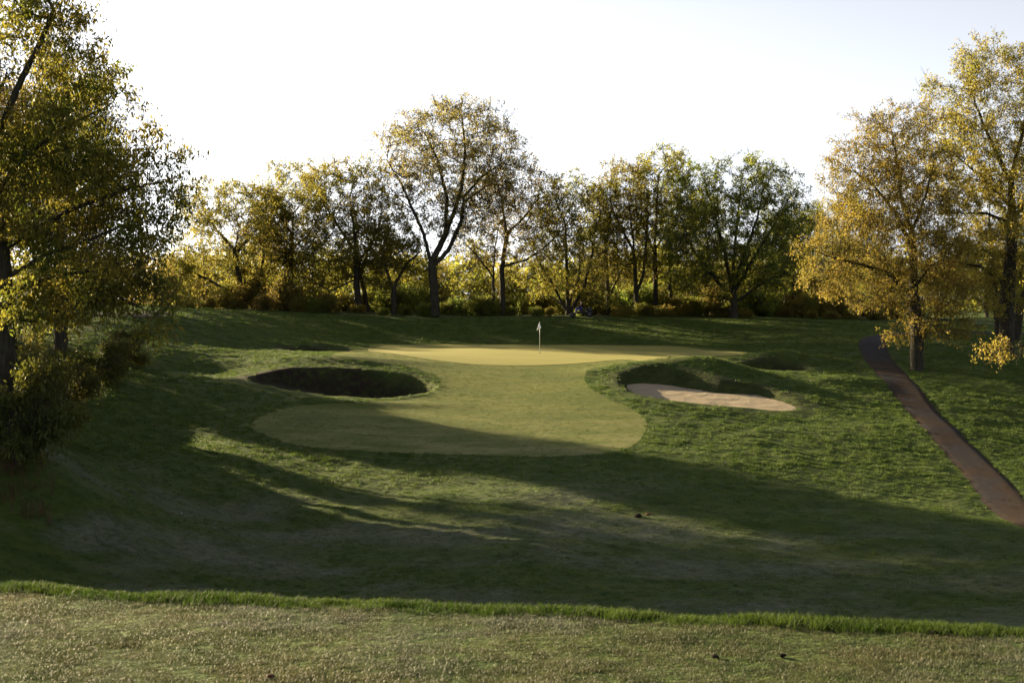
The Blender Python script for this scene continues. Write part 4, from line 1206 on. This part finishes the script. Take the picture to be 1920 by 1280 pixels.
# faces -x, pelvis on the seat
V = [(0, 0, .76), (-.01, 0, .98), (0, 0, 1.16), (-.01, 0, 1.26), (-.02, 0, 1.33), (-.03, 0, 1.42), (-.03, 0, 1.47),   # 0-6 pelvis to crown
     (0, .18, 1.17), (-.08, .24, .94), (-.30, .16, .93), (0, -.18, 1.17), (-.08, -.24, .94), (-.30, -.16, .93),         # arms 7-12
     (-.05, .10, .73), (-.46, .13, .76), (-.52, .13, .44), (-.66, .13, .40), (-.05, -.10, .73), (-.46, -.13, .76), (-.52, -.13, .44), (-.66, -.13, .40)]
E_ = [(0, 1), (1, 2), (2, 3), (3, 4), (4, 5), (5, 6), (2, 7), (7, 8), (8, 9), (2, 10), (10, 11), (11, 12), (0, 13), (13, 14), (14, 15), (15, 16), (0, 17), (17, 18), (18, 19), (19, 20)]
Rr = [.14, .14, .145, .06, .07, .10, .07, .075, .05, .035, .075, .05, .035, .095, .07, .05, .04, .095, .07, .05, .04]
for s_ in (1, -1):                                            # fingers and thumbs closed on the wheel
    root = 9 if s_ > 0 else 12
    for q in range(5):
        b0 = len(V)
        oy = .16 * s_ + (q - 2) * .018
        V += [(-.34, oy, .93 + (.015 if q < 4 else -.02)), (-.40 + (.02 if q == 4 else 0), oy, .945), (-.41, oy, .915)]
        E_ += [(root, b0), (b0, b0 + 1), (b0 + 1, b0 + 2)]; Rr += [.010, .009, .008]
skinned('body', V, E_, Rr, M_SKIN, pn)
Vj = [(0, 0, .78), (-.01, 0, .98), (0, 0, 1.17), (-.005, 0, 1.25), (0, .185, 1.18), (-.08, .25, .94), (-.25, .18, .93), (0, -.185, 1.18), (-.08, -.25, .94), (-.25, -.18, .93)]
skinned('jacket', Vj, [(0, 1), (1, 2), (2, 3), (2, 4), (4, 5), (5, 6), (2, 7), (7, 8), (8, 9)], [.165, .17, .17, .085, .10, .075, .055, .10, .075, .055], M_NAVY, pn)
Vt = [(.0, 0, .77), (-.06, .10, .735), (-.46, .13, .765), (-.52, .13, .47), (-.06, -.10, .735), (-.46, -.13, .765), (-.52, -.13, .47)]
skinned('trousers', Vt, [(0, 1), (1, 2), (2, 3), (0, 4), (4, 5), (5, 6)], [.16, .115, .092, .07, .115, .092, .07], M_BLUE, pn)
skinned('hair', [(0.02, 0, 1.42), (0.0, 0, 1.475), (-.05, 0, 1.485)], [(0, 1), (1, 2)], [.095, .10, .075], M_HAIR, pn)
for s_ in (1, -1):
    bm = bmesh.new(); bm_box(bm, (-.60, .13 * s_, .385), (.27, .09, .08), .03); bm_obj('shoe', bm, M_BLACK, pn)
    bm = bmesh.new(); bmesh.ops.create_icosphere(bm, subdivisions=1, radius=.014, matrix=Matrix.Translation((-.125, .035 * s_, 1.42))); bm_obj('eye', bm, M_HAIR, pn)
    bm = bmesh.new(); bmesh.ops.create_icosphere(bm, subdivisions=2, radius=.03, matrix=Matrix.Translation((-.03, .10 * s_, 1.41)) @ Matrix.Diagonal((.7, .4, 1.2, 1))); bm_obj('ear', bm, M_SKIN, pn)
bm = bmesh.new(); bmesh.ops.create_icosphere(bm, subdivisions=2, radius=.022, matrix=Matrix.Translation((-.135, 0, 1.395)) @ Matrix.Diagonal((1, .7, 1.3, 1))); bm_obj('nose', bm, M_SKIN, pn)

# dark clod of earth on the valley floor, and white golf balls
def clod(px, py, size, name, mat, label, cat, seed):
    x, y = raycast([(px, py)])[0]; z = gz(x, y)
    bm = bmesh.new(); bmesh.ops.create_icosphere(bm, subdivisions=3, radius=1)
    r = np.random.default_rng(seed); ph = r.random(6) * 6
    for v in bm.verts:
        c = v.co; k = 1 + .22 * math.sin(c.x * 4 + ph[0]) * math.sin(c.y * 5 + ph[1]) + .13 * math.sin(c.z * 9 + ph[2] + c.x * 7) + .05 * r.normal()
        v.co = Vector((c.x * size[0], c.y * size[1], c.z * size[2])) * k
    o = bm_obj(name, bm, mat, None); o.location = (x, y, z + size[2] * .55)
    return tag(o, label, cat)
M_SOIL = mat_plain('dark_soil', (0.018, 0.013, 0.010), 0.95, 0.1, 0.5)
M_BROWN = mat_plain('brown_soil', (0.09, 0.045, 0.03), 0.95, 0.1, 0.5)
clod(1197, 968, (.16, .13, .11), 'earth_clod', M_SOIL, 'dark lump of earth lying on the valley floor below the right bunker', 'earth clod', 1)
clod(1217, 963, (.17, .14, .04), 'earth_clod', M_BROWN, 'flat reddish crumb of earth just right of the dark lump', 'earth clod', 2)
M_BALL = mat_plain('white_ball', (0.8, 0.8, 0.8), 0.35, 0.5, 0.02)
for px, py, lab in [(1111, 618, 'white golf ball on the dark bank right of the flag'), (364, 829, 'white golf ball in the striped grass below the left bank'), (372, 701, 'white golf ball left of the dark left bunker'), (340, 965, 'white golf ball on the valley floor at the left')]:
    x, y = raycast([(px, py)])[0]
    bm = bmesh.new(); bmesh.ops.create_icosphere(bm, subdivisions=3, radius=.0214)
    o = bm_obj('golf_ball', bm, M_BALL); o.location = (x, y, gz(x, y) + .085); tag(o, lab, 'golf ball', 'stray golf balls')

for q, (px, py, lab) in enumerate([(1468, 1232, 'dark soil crumb on the mown tee, larger of the pair at the right'), (1340, 1233, 'small dark soil crumb on the mown tee left of the larger one'), (1752, 1191, 'dark crumb of earth at the foot of the brow grass strip'), (507, 1272, 'reddish crumb of earth low on the mown tee')]):
    D = EYE * FX / (py - YH); x = (px - CX) / FX * D
    bm = bmesh.new(); bmesh.ops.create_icosphere(bm, subdivisions=2, radius=1)
    r = np.random.default_rng(q + 40)
    for v in bm.verts: v.co = Vector((v.co.x * .017, v.co.y * .014, v.co.z * .009)) * (1 + .3 * r.normal())
    o = bm_obj('soil_crumb', bm, M_BROWN if q == 3 else M_SOIL); o.location = (x, D, gz(x, D) + .009); tag(o, lab, 'soil crumb')
